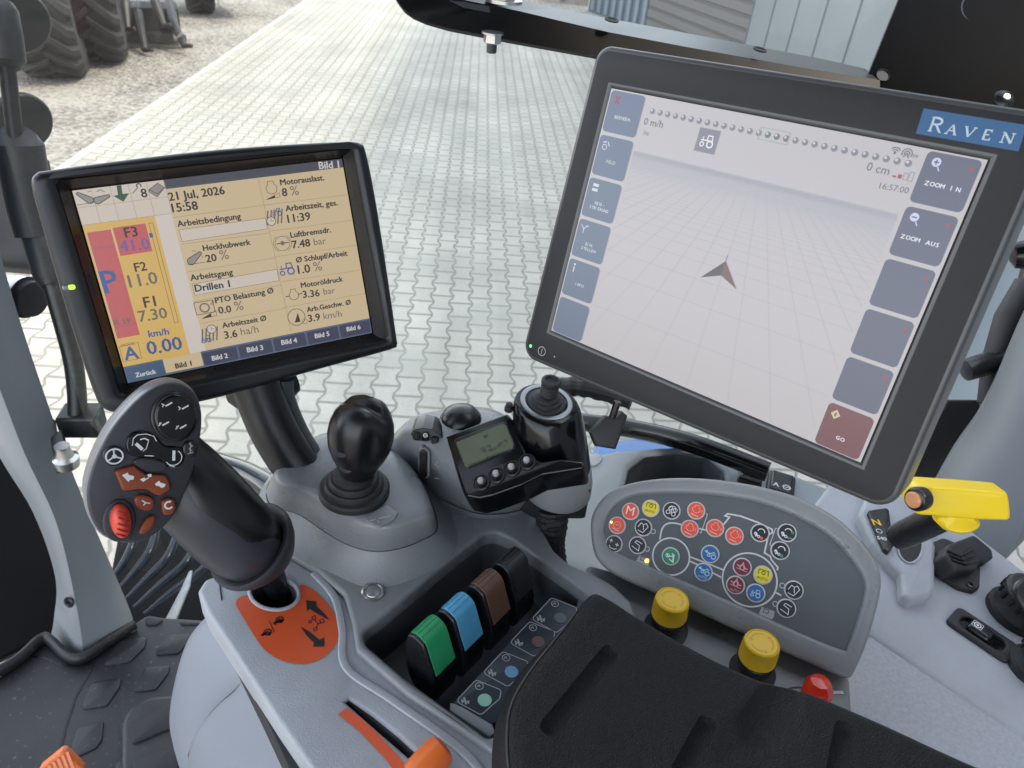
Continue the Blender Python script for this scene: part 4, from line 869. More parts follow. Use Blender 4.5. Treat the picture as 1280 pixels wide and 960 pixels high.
def tractor(q, pl, u, v, s, m, h, wd=.0005):
    T_ = lambda x, y: (u + x * s, v + y * s)
    q.ring(pl, *T_(.45, -.35), s * .36, s * .16, h, m); q.ring(pl, *T_(-.55, -.45), s * .24, s * .13, h, m)
    q.line(pl, [T_(-.8, .0), T_(.0, .05), T_(.05, .6), T_(.6, .6), T_(.7, .05), T_(.0, .05)], s * .13, h, m); q.line(pl, [T_(-.55, .1), T_(-.55, .45)], s * .1, h, m)
q_ = E_wht; tractor(mb, RS, tu, tv, .0056, q_, -.0003); mb.build('tractor_icon', scn, smooth=0, weld=False)
mb = MB(); zr = zz(1080, 0, 3.69); lg = [RS.loc(*p) for p in (zr(275, 499), zr(752, 577), zr(712, 698), zr(238, 616))]
mb.poly(RS, lg, -.00035, mat('blue badge', (.012, .080, .20), .4)); bd = mb.build('badge', bt, smooth=0)
mb = MB(); o0 = Vector(RS.loc(*zr(292, 602))); o1 = Vector(RS.loc(*zr(686, 664))); bd_ = (o1 - o0).normalized(); be = Vector((-bd_.y, bd_.x)); LL = (o1 - o0).length
def glyph(strokes, x, w, hgt, wd=.0011):
    for st_ in strokes:
        thin = st_[0]; mb.line(RS, [tuple(o0 + bd_ * (x + p[0] * w) + be * (p[1] * hgt)) for p in st_[1]], wd * (.55 if thin else 1), -.0001, G['badge_letter'])
G['badge_letter'] = mat('silver lettering', (.42, .50, .56), .4)
sf = lambda x, y, d=.16: (1, [(x - d, y), (x + d, y)])
arc = [(.18, 1.0), (.55, 1.0), (.80, .92), (.88, .76), (.80, .60), (.55, .52), (.18, .52)]
glyph([(0, [(.18, 0), (.18, 1)]), (0, arc), (0, [(.5, .52), (.95, 0)]), sf(.18, 0), sf(.18, 1), sf(.95, 0, .1)], 0, LL * .155, LL * .170)
cap = LL * .118
glyph([(1, [(.08, 0), (.5, 1)]), (0, [(.5, 1), (.92, 0)]), (1, [(.22, .36), (.78, .36)]), sf(.08, 0), sf(.92, 0)], LL * .215, LL * .125, cap)
glyph([(0, [(.08, 1), (.5, 0)]), (1, [(.5, 0), (.92, 1)]), sf(.08, 1), sf(.92, 1)], LL * .425, LL * .125, cap)
glyph([(0, [(.2, 0), (.2, 1)]), (1, [(.1, 1), (.85, 1), (.85, .8)]), (1, [(.2, .52), (.7, .52)]), (1, [(.1, 0), (.88, 0), (.88, .22)])], LL * .640, LL * .105, cap)
glyph([(1, [(.12, 0), (.12, 1)]), (0, [(.12, 1), (.88, 0)]), (1, [(.88, 0), (.88, 1)]), sf(.12, 0), sf(.08, 1, .1), sf(.88, 1)], LL * .855, LL * .135, cap)
mb.build('badge_lettering', bd, smooth=0)
mb = MB(); mb.disc(RS, *RS.loc(663, 432.5), .0011, -.0002, mat('green diode', (.02, .3, .05), .3, emit=(.05, 1, .12), estr=1.2)); mb.build('power_light', bt, smooth=0)
mb = MB(); bc = RS.loc(677, 439); mb.ring(RS, *bc, .0036, .0006, -.0002, 'grey_print'); mb.line(RS, [(bc[0], bc[1] - .0022), (bc[0], bc[1] + .0022)], .0006, -.0002, 'grey_print'); mb.disc(RS, *RS.loc(693, 446), .0007, -.0002, 'grey_print'); mb.build('power_button', bt, smooth=0)

# ================================================================ THE LEFT TERMINAL
LS = lens_plane((-0.3401187, -0.1494592, 0.5753190), (0.9064825, -0.2250496, 0.3572703), (0.1065401, 0.9406532, 0.3222124))
zA, zB, zC, zl = zz(80, 190, 6.4), zz(210, 190, 5.333), zz(130, 330, 3.657), zz(0, 160, 2.4615)
lt = thing('cab_terminal', tuple(LS.pt(.1, -.08, -.03)), 'smaller dark terminal on an arm with a beige and yellow readout', 'terminal')
LF = LS.off(.013)
o3 = spline(LF.px([(38, 232), (44, 217), (60, 213), (140, 202), (250, 189), (350, 181), (432, 177), (452, 179), (459, 190), (470, 243), (484, 330), (497, 420), (498, 432), (488, 439), (400, 463), (280, 497), (190, 516), (150, 518), (128, 512), (117, 494), (95, 430), (72, 355), (52, 285)]), 4)
win = rounded(box2(-.0035, -.1615, .2145, .0035), .002); win = [LF.loc(*topx(LS.pt(*p))) for p in win]
winf = rounded([LF.loc(*p) for p in ((70, 226), (440, 186), (484, 424), (152, 494))], .003)
mb = MB(); mb.prism(LF, [tuple(p) for p in o3], -.050, 0, 'term_black', holes=[winf], bevel=.006, seg=4, floor=False); mb.fill(LF, [[tuple(p) for p in o3]], -.050, 'black'); hs = mb.build('housing', lt, smooth=45)
mb = MB(); inner = [LS.pt(*p) for p in box2(-.0012, -.1592, .2122, .0012)]
wf = [LF.hit(*p, -.003) for p in ((152, 494), (484, 424), (440, 186), (70, 226))]
dn = 14
def dens(l): return [l[i].lerp(l[(i + 1) % 4], k / dn) for i in range(4) for k in range(dn)]
mb.loft([dens(wf), dens([LS.pt(-.004, -.1625, .004), LS.pt(.2155, -.1625, .004), LS.pt(.2155, .004, .004), LS.pt(-.004, .004, .004)]), dens(inner)], 'black', False, False); mb.build('inner_frame', lt, smooth=20)
Y_ = dict(beige=screen('beige', 199, 179, 144), cream=screen('cream', 202, 190, 178), white=screen('strip white', 204, 194, 186), yellow=screen('yellow', 208, 172, 96), red=screen('rose red', 188, 92, 92), bar=screen('title bar', 74, 74, 84), tabs=screen('tab bar', 84, 98, 120), tab=screen('tab', 60, 62, 84), tabz=screen('tab blue', 70, 92, 118), ink=screen('ink', 52, 48, 50), inkg=screen('ink grey', 112, 102, 94), blue=screen('figure blue', 62, 92, 150), gblue=screen('figure grey', 104, 100, 92), purple=screen('figure purple', 116, 92, 150), line=screen('thin line', 150, 126, 104), lined=screen('dark line', 92, 78, 66), green=screen('arrow green', 52, 82, 66), pale=screen('tab letters', 196, 194, 196), gy=screen('icon grey', 142, 136, 130))
mb = MB(); mb.rect(LS, 0, 0, .211, -.158, 0, Y_['beige']); lsn = mb.build('screen', lt, smooth=0)
h1, h2, h3 = .0003, .0006, .0009
mb = MB()
mb.rect(LS, 0, 0, .066, -.0265, h1, Y_['cream']); mb.rect(LS, .0526, -.0265, .0655, -.1437, h1, Y_['white']); mb.rect(LS, .0655, 0, .211, -.0072, h1, Y_['bar']); mb.rect(LS, 0, -.0266, .0526, -.1437, h1, Y_['yellow'])
mb.rect(LS, .0015, -.0325, .0188, -.1195, h2, Y_['red']); mb.rect(LS, .0205, -.0315, .0445, -.0540, h2, Y_['red']); mb.rect(LS, 0, -.1437, .211, -.158, h1, Y_['tabs']); mb.rect(LS, .0305, -.1437, .0610, -.1562, h2, Y_['beige'])
mb.rect(LS, .001, -.1452, .0298, -.1575, h2, Y_['tabz'], .0012)
for k in range(5): mb.rect(LS, .0618 + k * .0300, -.1452, .0618 + k * .0300 + .0284, -.1568, h2, Y_['tab'], .0008)
for k in range(6): mb.line(LS, [mm(k * 13.2, 0), mm(k * 13.2, 26.5)], .00025, h2, Y_['line'])
mb.line(LS, [mm(0, 13.2), mm(66, 13.2)], .00025, h2, Y_['line']); mb.line(LS, [mm(0, 26.5), mm(66, 26.5)], .00025, h2, Y_['line'])
mb.line(LS, [mm(1.5, 45.5), mm(18.8, 45.5)], .0003, h3, Y_['purple']); mb.line(LS, [mm(1.5, 110), mm(18.8, 110)], .0003, h3, Y_['purple']); mb.line(LS, [mm(1.5, 32.5), mm(1.5, 119.5)], .0004, h3, Y_['cream']); mb.line(LS, [mm(19.5, 31.5), mm(19.5, 55)], .0005, h3, Y_['cream'])
mb.frame(LS, .0470, -.0318, .0500, -.1150, .00035, h2, Y_['lined']); mb.rect(LS, .0452, -.0395, .0478, -.0430, h3, Y_['blue'])
L_ = lambda conv, p: LS.loc(*conv(*p), h2)
for cv, a, b in ((zB, (35, 437), (640, 355)), (zB, (90, 615), (675, 540)), (zB, (130, 800), (722, 705)), (zB, (640, 355), (1195, 285)), (zB, (668, 530), (1225, 455)), (zB, (710, 700), (1255, 622)), (zB, (755, 865), (1280, 788)), (zC, (412, 172), (815, 95)), (zC, (440, 272), (833, 202)), (zC, (815, 200), (1195, 135))):
    mb.line(LS, [L_(cv, a), L_(cv, b)], .00028, h2, Y_['line'])
mb.line(LS, [L_(zB, (602, 180)), L_(zC, (855, 310))], .00028, h2, Y_['line'])
for cv, pts in ((zB, ((72, 520), (650, 440), (662, 512), (95, 597))), (zC, ((404, 92), (790, 24), (800, 76), (415, 143)))):
    l = [L_(cv, p) for p in pts]; mb.poly(LS, l, h2 + .0001, Y_['cream']); mb.line(LS, l, .0003, h3, Y_['lined'], True)
mb.build('display_field', lsn, smooth=0, weld=False)
mb = MB()
def T(cv, t_, a, b, m='ink', bold=.010): mb.text(LS, t_, *LS.loc(*cv(*a), h3), *LS.loc(*cv(*b), h3), h3, Y_[m], heavy=.00004 + bold * .042)
for a in (('Bild 1', (1008, 114), (1140, 104), 'pale'), ('21 Jul, 2026', (8, 326), (378, 280), 'ink', .012), ('15:58', (30, 402), (200, 383), 'ink', .012), ('Motorauslast.', (750, 222), (1040, 188)), ('8', (762, 295), (795, 293)), ('%', (820, 290), (875, 284), 'inkg', 0), ('Arbeitszeit, ges.', (785, 396), (1130, 355)), ('11:39', (800, 472), (950, 452)), ('Arbeitsbedingung', (65, 500), (485, 446)), ('Luftbremsdr.', (818, 572), (1085, 535)), ('7.48', (830, 643), (948, 628)), ('bar', (975, 622), (1055, 612), 'inkg', 0), ('Heckhubwerk', (235, 660), (550, 618)), ('20', (255, 736), (325, 726)), ('%', (350, 720), (410, 711), 'inkg', 0), ('Ø Schlupf/Arbeit', (855, 738), (1195, 690)), ('1.0', (868, 812), (948, 802)), ('%', (975, 796), (1030, 786), 'inkg', 0), ('Arbeitsgang', (152, 858), (432, 818)), ('Drillen 1', (182, 932), (412, 900), 'ink', .012), ('Motoröldruck', (888, 906), (1165, 862))): T(zB, *a)
for a in (('3.36', (910, 155), (985, 147)), ('bar', (1005, 140), (1058, 133), 'inkg', 0), ('PTO Belastung Ø', (510, 180), (775, 132)), ('0.0', (525, 228), (582, 220)), ('%', (600, 215), (640, 208), 'inkg', 0), ('Arb.Geschw. Ø', (928, 220), (1128, 184)), ('3.9', (935, 265), (988, 257)), ('km/h', (1005, 253), (1088, 240), 'inkg', 0), ('Arbeitszeit Ø', (542, 293), (742, 258)), ('3.6', (552, 342), (610, 333)), ('ha/h', (628, 326), (708, 312), 'inkg', 0),
          ('Zurück', (145, 518), (238, 500), 'pale', .01), ('Bild 1', (328, 478), (400, 464), 'ink'), ('Bild 2', (495, 442), (566, 428), 'pale'), ('Bild 3', (655, 404), (727, 392), 'pale'), ('Bild 4', (812, 370), (882, 358), 'pale'), ('Bild 5', (965, 340), (1030, 328), 'pale'), ('Bild 6', (1110, 308), (1172, 297), 'pale'),
          ('F2', (143, 36), (196, 28)), ('11.0', (118, 108), (247, 88), 'gblue'), ('F1', (186, 200), (238, 192)), ('7.30', (162, 265), (290, 246), 'gblue'), ('km/h', (205, 335), (297, 322), 'blue'), ('0.00', (202, 415), (358, 388), 'blue', .015), ('A', (96, 440), (158, 430), 'blue', .018), ('MODE', (82, 380), (140, 368), 'inkg', 0), ('P', (4, 135), (72, 122), 'blue', .02), ('R 19', (50, 282), (122, 270), 'inkg')): T(zC, *a)
for a in (('F3', (492, 685), (592, 672)), ('41.0', (452, 800), (688, 775), 'purple', .012), ('8', (622, 365), (668, 360), 'ink')): T(zA, *a)
l_ = [LS.loc(*zC(*p), h2) for p in ((70, 378), (155, 358), (172, 430), (88, 446))]; mb.line(LS, l_, .0003, h3, Y_['lined'], True)
mb.build('screen_text', lsn, smooth=0, weld=False)
mb = MB()
def cap_(cv, a, b, ra, rb, m, mi='gy'):          # a lift-arm symbol: a tapered rounded bar
    a, b = Vector(LS.loc(*cv(*a), h2)), Vector(LS.loc(*cv(*b), h2)); d = (b - a).normalized(); nn = Vector((-d.y, d.x)); t0 = math.atan2(nn.y, nn.x)
    pts = [(a.x + ra * math.cos(t0 + math.pi * k / 8), a.y + ra * math.sin(t0 + math.pi * k / 8)) for k in range(9)] + [(b.x + rb * math.cos(t0 + math.pi + math.pi * k / 8), b.y + rb * math.sin(t0 + math.pi + math.pi * k / 8)) for k in range(9)]
    mb.poly(LS, pts, h2, Y_[mi]); mb.line(LS, pts, .0006, h3, Y_[m], True)
def ln(cv, pts, w=.0004, m='ink'): mb.line(LS, [LS.loc(*cv(*p), h3) for p in pts], w, h3, Y_[m])
def ci(cv, p, r, w=.0004, m='ink', a0=0, a1=360): mb.ring(LS, *LS.loc(*cv(*p), h3), r, w, h3, Y_[m], a0, a1)
cap_(zA, (112, 335), (208, 385), .0011, .0026, 'ink'); cap_(zA, (268, 388), (355, 352), .0026, .0011, 'ink'); ln(zA, [(105, 425), (232, 405)]); ln(zA, [(260, 318), (290, 302), (325, 318)], .0005); ln(zA, [(188, 320), (215, 312)], .0004)
mb.poly(LS, [LS.loc(*zA(*p), h2) for p in ((420, 270), (458, 265), (468, 335), (520, 330), (475, 398), (395, 352), (432, 342))], h2, Y_['green'])
ln(zA, [(548, 332), (590, 285)], .0010, 'gy'); ci(zA, (598, 270), .0016, .0008, 'ink', -40, 230)
mb.poly(LS, [LS.loc(*zA(*p), h2) for p in ((680, 300), (750, 248), (805, 285), (745, 360), (680, 318))], h2, Y_['gy']); ln(zA, [(680, 300), (748, 335), (805, 285)], .0004); ln(zA, [(745, 360), (680, 318), (680, 300), (750, 248), (805, 285), (745, 360)], .0004)
ln(zA, [(855, 250), (872, 268), (915, 228)], .0006, 'green')
mb.build('status_row_icon', lsn, smooth=0, weld=False); mb = MB()
cap_(zB, (155, 728), (212, 675), .0030, .0013, 'ink'); ln(zB, [(130, 752), (245, 735)]); ln(zB, [(160, 660), (188, 660)], .0004); ln(zB, [(222, 690), (232, 705)], .0004)
for cv, p, s in ((zB, (690, 242), .0048), (zC, (868, 142), .0044)):
    u0, v0 = LS.loc(*cv(*p), h3); E2 = lambda x, y: (u0 + x * s, v0 + y * s)
    mb.line(LS, [E2(-.5, 1.2), E2(.5, 1.2), E2(.5, .7), E2(.95, .2), E2(.8, -.6), E2(.3, -.95), E2(-.3, -.95), E2(-.8, -.6), E2(-.95, .2), E2(-.5, .7)], .0004, h3, Y_['ink'], True)
ln(zC, [(830, 150), (850, 146)], .0007); ln(zC, [(886, 140), (905, 134)], .0007)
for cv, a, b, c in ((zB, (655, 318), (748, 298), (742, 272)), (zC, (448, 250), (515, 236), (512, 212))):
    mb.poly(LS, [LS.loc(*cv(*p), h2) for p in (a, (a[0] * .35 + b[0] * .65, a[1] * .35 + b[1] * .65), (a[0] * .35 + c[0] * .65, a[1] * .35 + c[1] * .65))], h2, Y_['ink']); ln(cv, [a, b, c, a], .0003)
for cv, p in ((zB, (735, 430)), (zC, (500, 320))):
    u0, v0 = LS.loc(*cv(*p), h3)
    u0 -= .0035
    for i in range(5): mb.line(LS, [(u0 - .007 + i * .003, v0 - .006), (u0 - .004 + i * .003, v0 + .006)], .0012, h2, Y_['inkg'])
    mb.disc(LS, u0 - .003 if cv is zB else u0 + .003, v0 - .003 if cv is zB else v0 + .0045, .0036, h2 + .0001, Y_['cream']); cpt = (u0 - .003 if cv is zB else u0 + .003, v0 - .003 if cv is zB else v0 + .0045); mb.ring(LS, *cpt, .0036, .0005, h3, Y_['ink']); mb.line(LS, [(cpt[0], cpt[1] + .0025), cpt, (cpt[0] + .002, cpt[1])], .0004, h3, Y_['ink'])
    tractor(mb, LS, u0 + (.003 if cv is zB else -.003), v0 + (.004 if cv is zB else -.003), .0045, Y_['blue'], h3)
mb.build('screen_icon', lsn, smooth=0, weld=False); mb = MB()
ci(zB, (763, 610), .0062, .0005, 'inkg'); ln(zB, [(722, 614), (805, 602)], .0007); mb.disc(LS, *LS.loc(*zB(763, 608), h3), .0018, h3 + .0001, Y_['inkg']); ci(zB, (763, 610), .0076, .0004, 'inkg', 120, 240); ci(zB, (763, 610), .0076, .0004, 'inkg', -60, 60)
mb.build('screen_icon', lsn, smooth=0, weld=False); mb = MB()
u0, v0 = LS.loc(*zB(790, 778), h3); tractor(mb, LS, u0, v0, .0075, Y_['blue'], h3)
mb.build('screen_icon', lsn, smooth=0, weld=False); mb = MB(); u0, v0 = LS.loc(*zC(460, 200), h3); mb.ring(LS, u0, v0, .0036, .0012, h3, Y_['inkg']); mb.frame(LS, u0 - .0075, v0 - .0050, u0 + .0075, v0 + .0055, .0005, h3, Y_['ink']); ln(zC, [(486, 185), (500, 165)], .0004); ln(zC, [(492, 188), (506, 168)], .0004)
mb.build('screen_icon', lsn, smooth=0, weld=False); mb = MB()
ci(zC, (880, 243), .0075, .0005, 'ink'); mb.poly(LS, [LS.loc(*zC(*p), h3) for p in ((872, 268), (886, 222), (898, 264))], h3, Y_['ink']); ci(zC, (918, 262), .0022, .0004, 'inkg')
mb.build('screen_icon', lsn, smooth=0, weld=False)
# glossy strip with a lit diode on the left edge
mb = MB(); a, b = LF.hit(78, 360, .0012), LF.hit(94, 358.5, .0012); mb.tube([a, a.lerp(b, .1), a.lerp(b, .5)], [.001, .0019, .0019], mat('clear lens', (.25, .27, .27), .2), 10); mb.tube([a.lerp(b, .5), a.lerp(b, .9), b], [.0019, .0019, .001], mat('lime diode', (.25, .6, .05), .3, emit=(.35, .9, .06), estr=.35), 10); mb.build('status_light', lt)
mb = MB(); nk = LF.off(-.04)
mb.tube([P(285, 488, .70), P(300, 486, .70), P(345, 478, .71), P(366, 470, .72)], [.012, .024, .026, .016], 'term_black', 16, flat=.6); mb.build('tilt_joint', lt)
ar = thing('terminal_support', tuple(P(380, 600, .74)), 'curved dark support column holding the smaller terminal', 'support')
mb = MB(); path = spline([P(318, 478, .690), P(330, 510, .695), P(346, 545, .70), P(372, 585, .71), P(412, 630, .72)], 5, False); mb.tube(path, [.0225] * len(path), 'term_black', 20, flat=.75, ref=AX); mb.build('column', ar)
mb = MB(); path = spline([P(350, 474, .708), P(352, 500, .712), P(368, 540, .718), P(388, 572, .722), P(420, 610, .73)], 5, False); mb.tube(path, .0125, mat('grey arm side', (.075, .088, .088), .45), 12, flat=1.2); mb.build('side_strip', ar)
# ================================================================ ARMREST CONSOLE
z5, zt, z3, z8 = zz(240, 660, 2.667), zz(380, 460, 3.2), zz(220, 440, 3.2), zz(600, 700, 1.8824)
CZ, CL = HZ(-.530), HZ(-.536)
con = thing('armrest_console', tuple(CZ.hit(470, 760)), 'grey moulded armrest console with a deep lever pocket and an orange decal', 'console')
deck = [(330, 620), (338, 678), (396, 712), (430, 742), (440, 776), (445, 812), (510, 868), (604, 931), (646, 962), (760, 1010), (900, 960), (800, 780), (790, 752), (768, 731), (738, 714), (712, 704), (693, 688), (677, 658), (668, 600), (600, 545), (420, 545), (345, 590)]
pock = [z5(566, 345), z5(640, 290), z5(820, 140), z5(975, 16), z5(1018, 12), z5(1062, 32), z5(1280, 188), z5(1340, 232), z5(1100, 600), z5(1012, 690), z5(985, 698), z5(700, 490), z5(580, 388)]
pk = CZ.px(pock)
mb = MB(); mb.prism(CZ, rounded(CZ.px(deck), .010), -.075, 0, 'plastic_grey', holes=[rounded(pk, .012)], bevel=.004, seg=4, floor=False); mb.build('deck', con, smooth=32)
mb = MB(); pr = rounded(pk, .012); cen = Vector((sum(p[0] for p in pr) / len(pr), sum(p[1] for p in pr) / len(pr)))
shr = lambda f: [tuple(cen + (Vector(p) - cen) * f) for p in pr]
mb.loft([[CZ.pt(*p, -.003) for p in shr(1.006)], [CZ.pt(*p, -.05) for p in shr(.985)], [CZ.pt(*p, -.056) for p in shr(.955)]], 'plastic_dark_grey' if 'plastic_dark_grey' in G else mat('mid grey pocket plastic', (.075, .082, .092), .45, noise=.05, nscale=12, bump=.25, bscale=1300), False, True); mb.build('pocket_liner', con, smooth=28)
chan = [(247, 738), (256, 724), (284, 713), (300, 712), (338, 682), (396, 716), (432, 748), (447, 785), (456, 812), (518, 865), (610, 926), (652, 957), (720, 1000), (720, 1060), (455, 1060), (398, 975), (345, 898), (300, 828), (258, 764)]
sh = CL.px(ell(343, 742, 29, 19, 30, .10)); slot = [CL.loc(*z5(*p)) for p in ((512, 578), (522, 568), (600, 622), (690, 695), (752, 752), (760, 775), (742, 778), (640, 690))]
mb = MB(); mb.prism(CL, rounded(CL.px(chan), .005), -.028, 0, 'plastic_grey_light', holes=[sh, slot], bevel=.004, seg=4, floor=False); mb.build('side_channel', con, smooth=32)
mb = MB(); mb.loft([[CL.pt(*p, -.003) for p in sh], [CL.pt(*p, -.03) for p in sh]], 'black_matt', False, True); mb.build('opening_liner', con); mb = MB(); mb.loft([[CL.pt(*p, -.003) for p in slot], [CL.pt(*p, -.02) for p in slot]], 'black_matt', False, True); mb.build('slot_liner', con)
# raised lip round the lever opening and the soft ridges of the channel
mb = MB(); mb.tube([CL.pt(*p, .0005) for p in CL.px(ell(343, 742, 31, 21, 30, .10)[-5:] + ell(343, 742, 31, 21, 30, .10)[:17])], .0018, 'plastic_grey_light', 8); mb.build('opening_lip', con)
mb = MB()
mb.tube(spline([CL.hit(392, 716, .001), CL.hit(418, 746, .001), CL.hit(428, 786, .001), CL.hit(433, 834, .001), CL.hit(492, 876, .001), CL.hit(580, 940, .001), CL.hit(620, 994, .001)], 8, False), [.0035] * 49, 'plastic_grey_light', 8, flat=.5, ref=RT); mb.build('channel_ridge', con)
mb = MB(); mb.tube(spline([CL.hit(285, 713, -.001), CL.hit(275, 726, .0004), CL.hit(277, 750, .0004)], 5, False), .0007, 'black', 6); mb.build('end_seam', con)
mb = MB(); BL = HZ(-.565); mb.prism(BL, BL.px([(255, 745), (275, 735), (340, 790), (455, 1060), (405, 1060), (330, 900)]), -.02, .004, 'black_matt', bevel=.002); mb.build('under_seam', con)
# orange decal with its black symbols
DC = CL.off(.0006)
zd = zz(270, 640, 4.8)
dec = [zd(*p) for p in ((120, 555), (130, 520), (165, 503), (205, 503), (235, 545), (285, 585), (345, 602), (410, 592), (465, 556), (490, 500), (497, 445), (525, 435), (570, 458), (640, 520), (700, 590), (728, 660), (735, 740), (715, 800), (660, 860), (600, 895), (530, 912), (450, 905), (370, 880), (290, 825), (235, 750), (180, 660), (140, 595))]
mb = MB(); mb.fill(DC, [[tuple(p) for p in spline(DC.px(dec), 3)]], 0, 'orange_film'); dcl = mb.build('decal', con, smooth=0)
mb = MB(); dp = lambda *ps: [DC.loc(*zd(*p)) for p in ps]; hh = .0003
mb.poly(DC, dp((542, 530), (602, 540), (600, 562), (645, 605), (682, 652), (585, 598), (562, 580), (545, 598)), hh, 'ink'); mb.poly(DC, dp((508, 688), (560, 718), (622, 768), (650, 752), (650, 808), (582, 810), (588, 786), (545, 745)), hh, 'ink')
for sq in (((575, 632), (592, 622), (598, 640), (582, 650)), ((622, 650), (642, 640), (648, 662), (628, 670)), ((556, 655), (570, 650), (574, 664), (560, 668)), ((585, 700), (602, 692), (608, 708), (590, 716))): mb.line(DC, dp(*sq), .0007, hh, 'ink', True)
mb.line(DC, dp((592, 648), (612, 672), (600, 695)), .0007, hh, 'ink'); mb.line(DC, dp((612, 672), (632, 664)), .0007, hh, 'ink')
mb.line(DC, dp((318, 652), (350, 722)), .0006, hh, 'ink')
for (x, y, s) in ((0, 0, 1), (72, -75, 1)):
    if s: mb.line(DC, dp((292 + x, 735 + y), (308 + x, 722 + y), (322 + x, 728 + y), (315 + x, 742 + y)), .0022, hh, 'ink')
    mb.ring(DC, *DC.loc(*zd(310 + x, 722 + y)), .0028, .0012, hh, 'ink')
mb.poly(DC, dp((265, 742), (290, 722), (288, 746)), hh, 'ink'); mb.line(DC, dp((275, 738), (300, 728)), .0016, hh, 'ink'); mb.poly(DC, dp((340, 668), (362, 652), (360, 682)), hh, 'ink'); mb.line(DC, dp((355, 668), (408, 648)), .0014, hh, 'ink')
mb.build('decal_symbol', dcl, smooth=0)
mb = MB(); mb.fill(CL.off(.0006), [CL.px([z5(*p) for p in ((487, 622), (515, 601), (560, 632), (620, 688), (690, 765), (745, 845), (700, 845), (640, 765), (560, 682))])], 0, 'orange_film'); mb.build('slider_strip', con, smooth=0)
mb = MB(); bc_ = CZ.hit(466, 741, 0); mb.lathe(bc_, UP, [(.0100, 0), (.0100, .0018), (.0086, .0026), (.0074, .0022), (.0072, .0014), (.0064, .0024), (.001, .0034)], 'steel', 28); mb.build('round_button', con)
# label strip beside the levers
LZ = HZ(-.540)
cells = [((610, 918), 0)]
zL = zz(540, 730, 4.8)
lp_ = LZ.px([zL(*p) for p in ((112, 728), (700, 82), (960, 170), (960, 560), (360, 842))])
mb = MB(); mb.prism(LZ, rounded(lp_, .002), -.012, 0, mat('navy label foil', (.012, .020, .034), .35), bevel=.001); ls_ = mb.build('label_strip', con)
LT = LZ.off(.0004); mb = MB(); ink_ = 'grey_print'
def lab(cx_, cy_, col):
    f = lambda x, y: LT.loc(*zL(cx_ + x, cy_ + y))
    mb.line(LT, rounded([f(-140, 15), f(-20, -113), f(132, -52), f(122, 0), f(10, 98)], .003), .0008, 0, 'grey_print', True)
    mb.ring(LT, *f(0, -76), .0032, .0007, 0, 'grey_print'); mb.line(LT, [f(-14, -72), f(-2, -82), f(4, -70)], .0008, 0, 'grey_print')
    for s in (-1, 1): mb.poly(LT, [f(-84 + s * 4, 15), f(-84 + s * 26, 4 + s * 6), f(-84 + s * 20, 32 + s * 2)], 0, 'grey_print')
    mb.line(LT, [f(-92, -8), f(-78, 34)], .0016, 0, 'grey_print')
    mb.disc(LT, *f(32, 8), .0056, 0, col)
for cx_, cy_, c in ((284, 688, mat('mint dot', (.30, .55, .44), .5)), (445, 518, mat('sky dot', (.14, .33, .55), .5)), (606, 338, mat('brown dot', (.12, .07, .055), .5)), (738, 195, 'panel_grey')): lab(cx_, cy_, c)
mb.build('label_print', ls_, smooth=0)
mb = MB(); rb = CZ.px([z5(870, 590), z5(1000, 680), z5(1015, 690), z5(1005, 700), z5(985, 694), z5(866, 610)]); mb.prism(HZ(-.541), HZ(-.541).px([z5(860, 585), z5(900, 600), z5(1002, 660), z5(1012, 690), z5(990, 700), z5(860, 612)]), -.01, .002, 'plastic_blue', bevel=.001); mb.build('pocket_ledge', con)

# remote valve levers
def lever(px, cap, label):
    o = HZ(-.500).hit(*px); pl = Plane(o, FW, UP)       # profile plane: u forward, v up, n to the cab's right... extruded across
    r = thing('valve_lever', tuple(o - UP * .06), label, 'lever', 'valve levers in the console pocket')
    prof = spline([(-.002, -.0005), (.004, .0008), (.009, -.001), (.012, -.006), (.013, -.022), (.010, -.050), (-.002, -.066), (-.018, -.066), (-.0215, -.050), (-.018, -.033), (-.012, -.018), (-.0065, -.004)], 4)
    prof = [tuple(p) for p in prof]; hw = .0128
    q = MB(); q.loft([[pl.pt(p[0], p[1], s * hw * k) for p in prof] for s, k in ((-1, 1), (1, 1))], 'black'); q.build('paddle', r, bev=.0012)
    arc_ = spline([(.0125, -.012), (.0118, -.006), (.009, -.0004), (.004, .0014), (-.002, .0004), (-.0070, -.0038), (-.0127, -.018), (-.0185, -.0325)], 4, False)
    q = MB(); ou = [(p[0], p[1]) for p in arc_]; inn = [(p[0] * .9 + .0004, p[1] - .0022) for p in arc_]
    ring_ = ou + inn[::-1]
    q.loft([[pl.pt(p[0], p[1], s * hw + .0012) for p in ring_] for s in (-.86, .98)], cap); cp = q.build('cap', r, bev=.0006)
    q = MB()
    for k in range(4):
        p0 = arc_[6 + k * 3]; q.tube([pl.pt(p0[0], p0[1] + .0002, s * hw * .9 + .0012) for s in (-.86, .98)], .0006, cap, 6)
    q.build('grip_ridge', cp); return r
lv = lambda n, c: mat(n, c, .42, noise=.06, nscale=80)
lever(z5(790, 342), lv('green lever plastic', (.020, .30, .115)), 'valve lever with a green ribbed cap')
lever(z5(888, 262), lv('blue lever plastic', (.085, .34, .56)), 'valve lever with a light blue ribbed cap')
lever(z5(985, 180), lv('brown lever plastic', (.125, .062, .040)), 'valve lever with a brown ribbed cap')
lever(z5(1068, 105), lv('black lever plastic', (.010, .010, .012)), 'valve lever with an all black cap nearest the hanging cable')
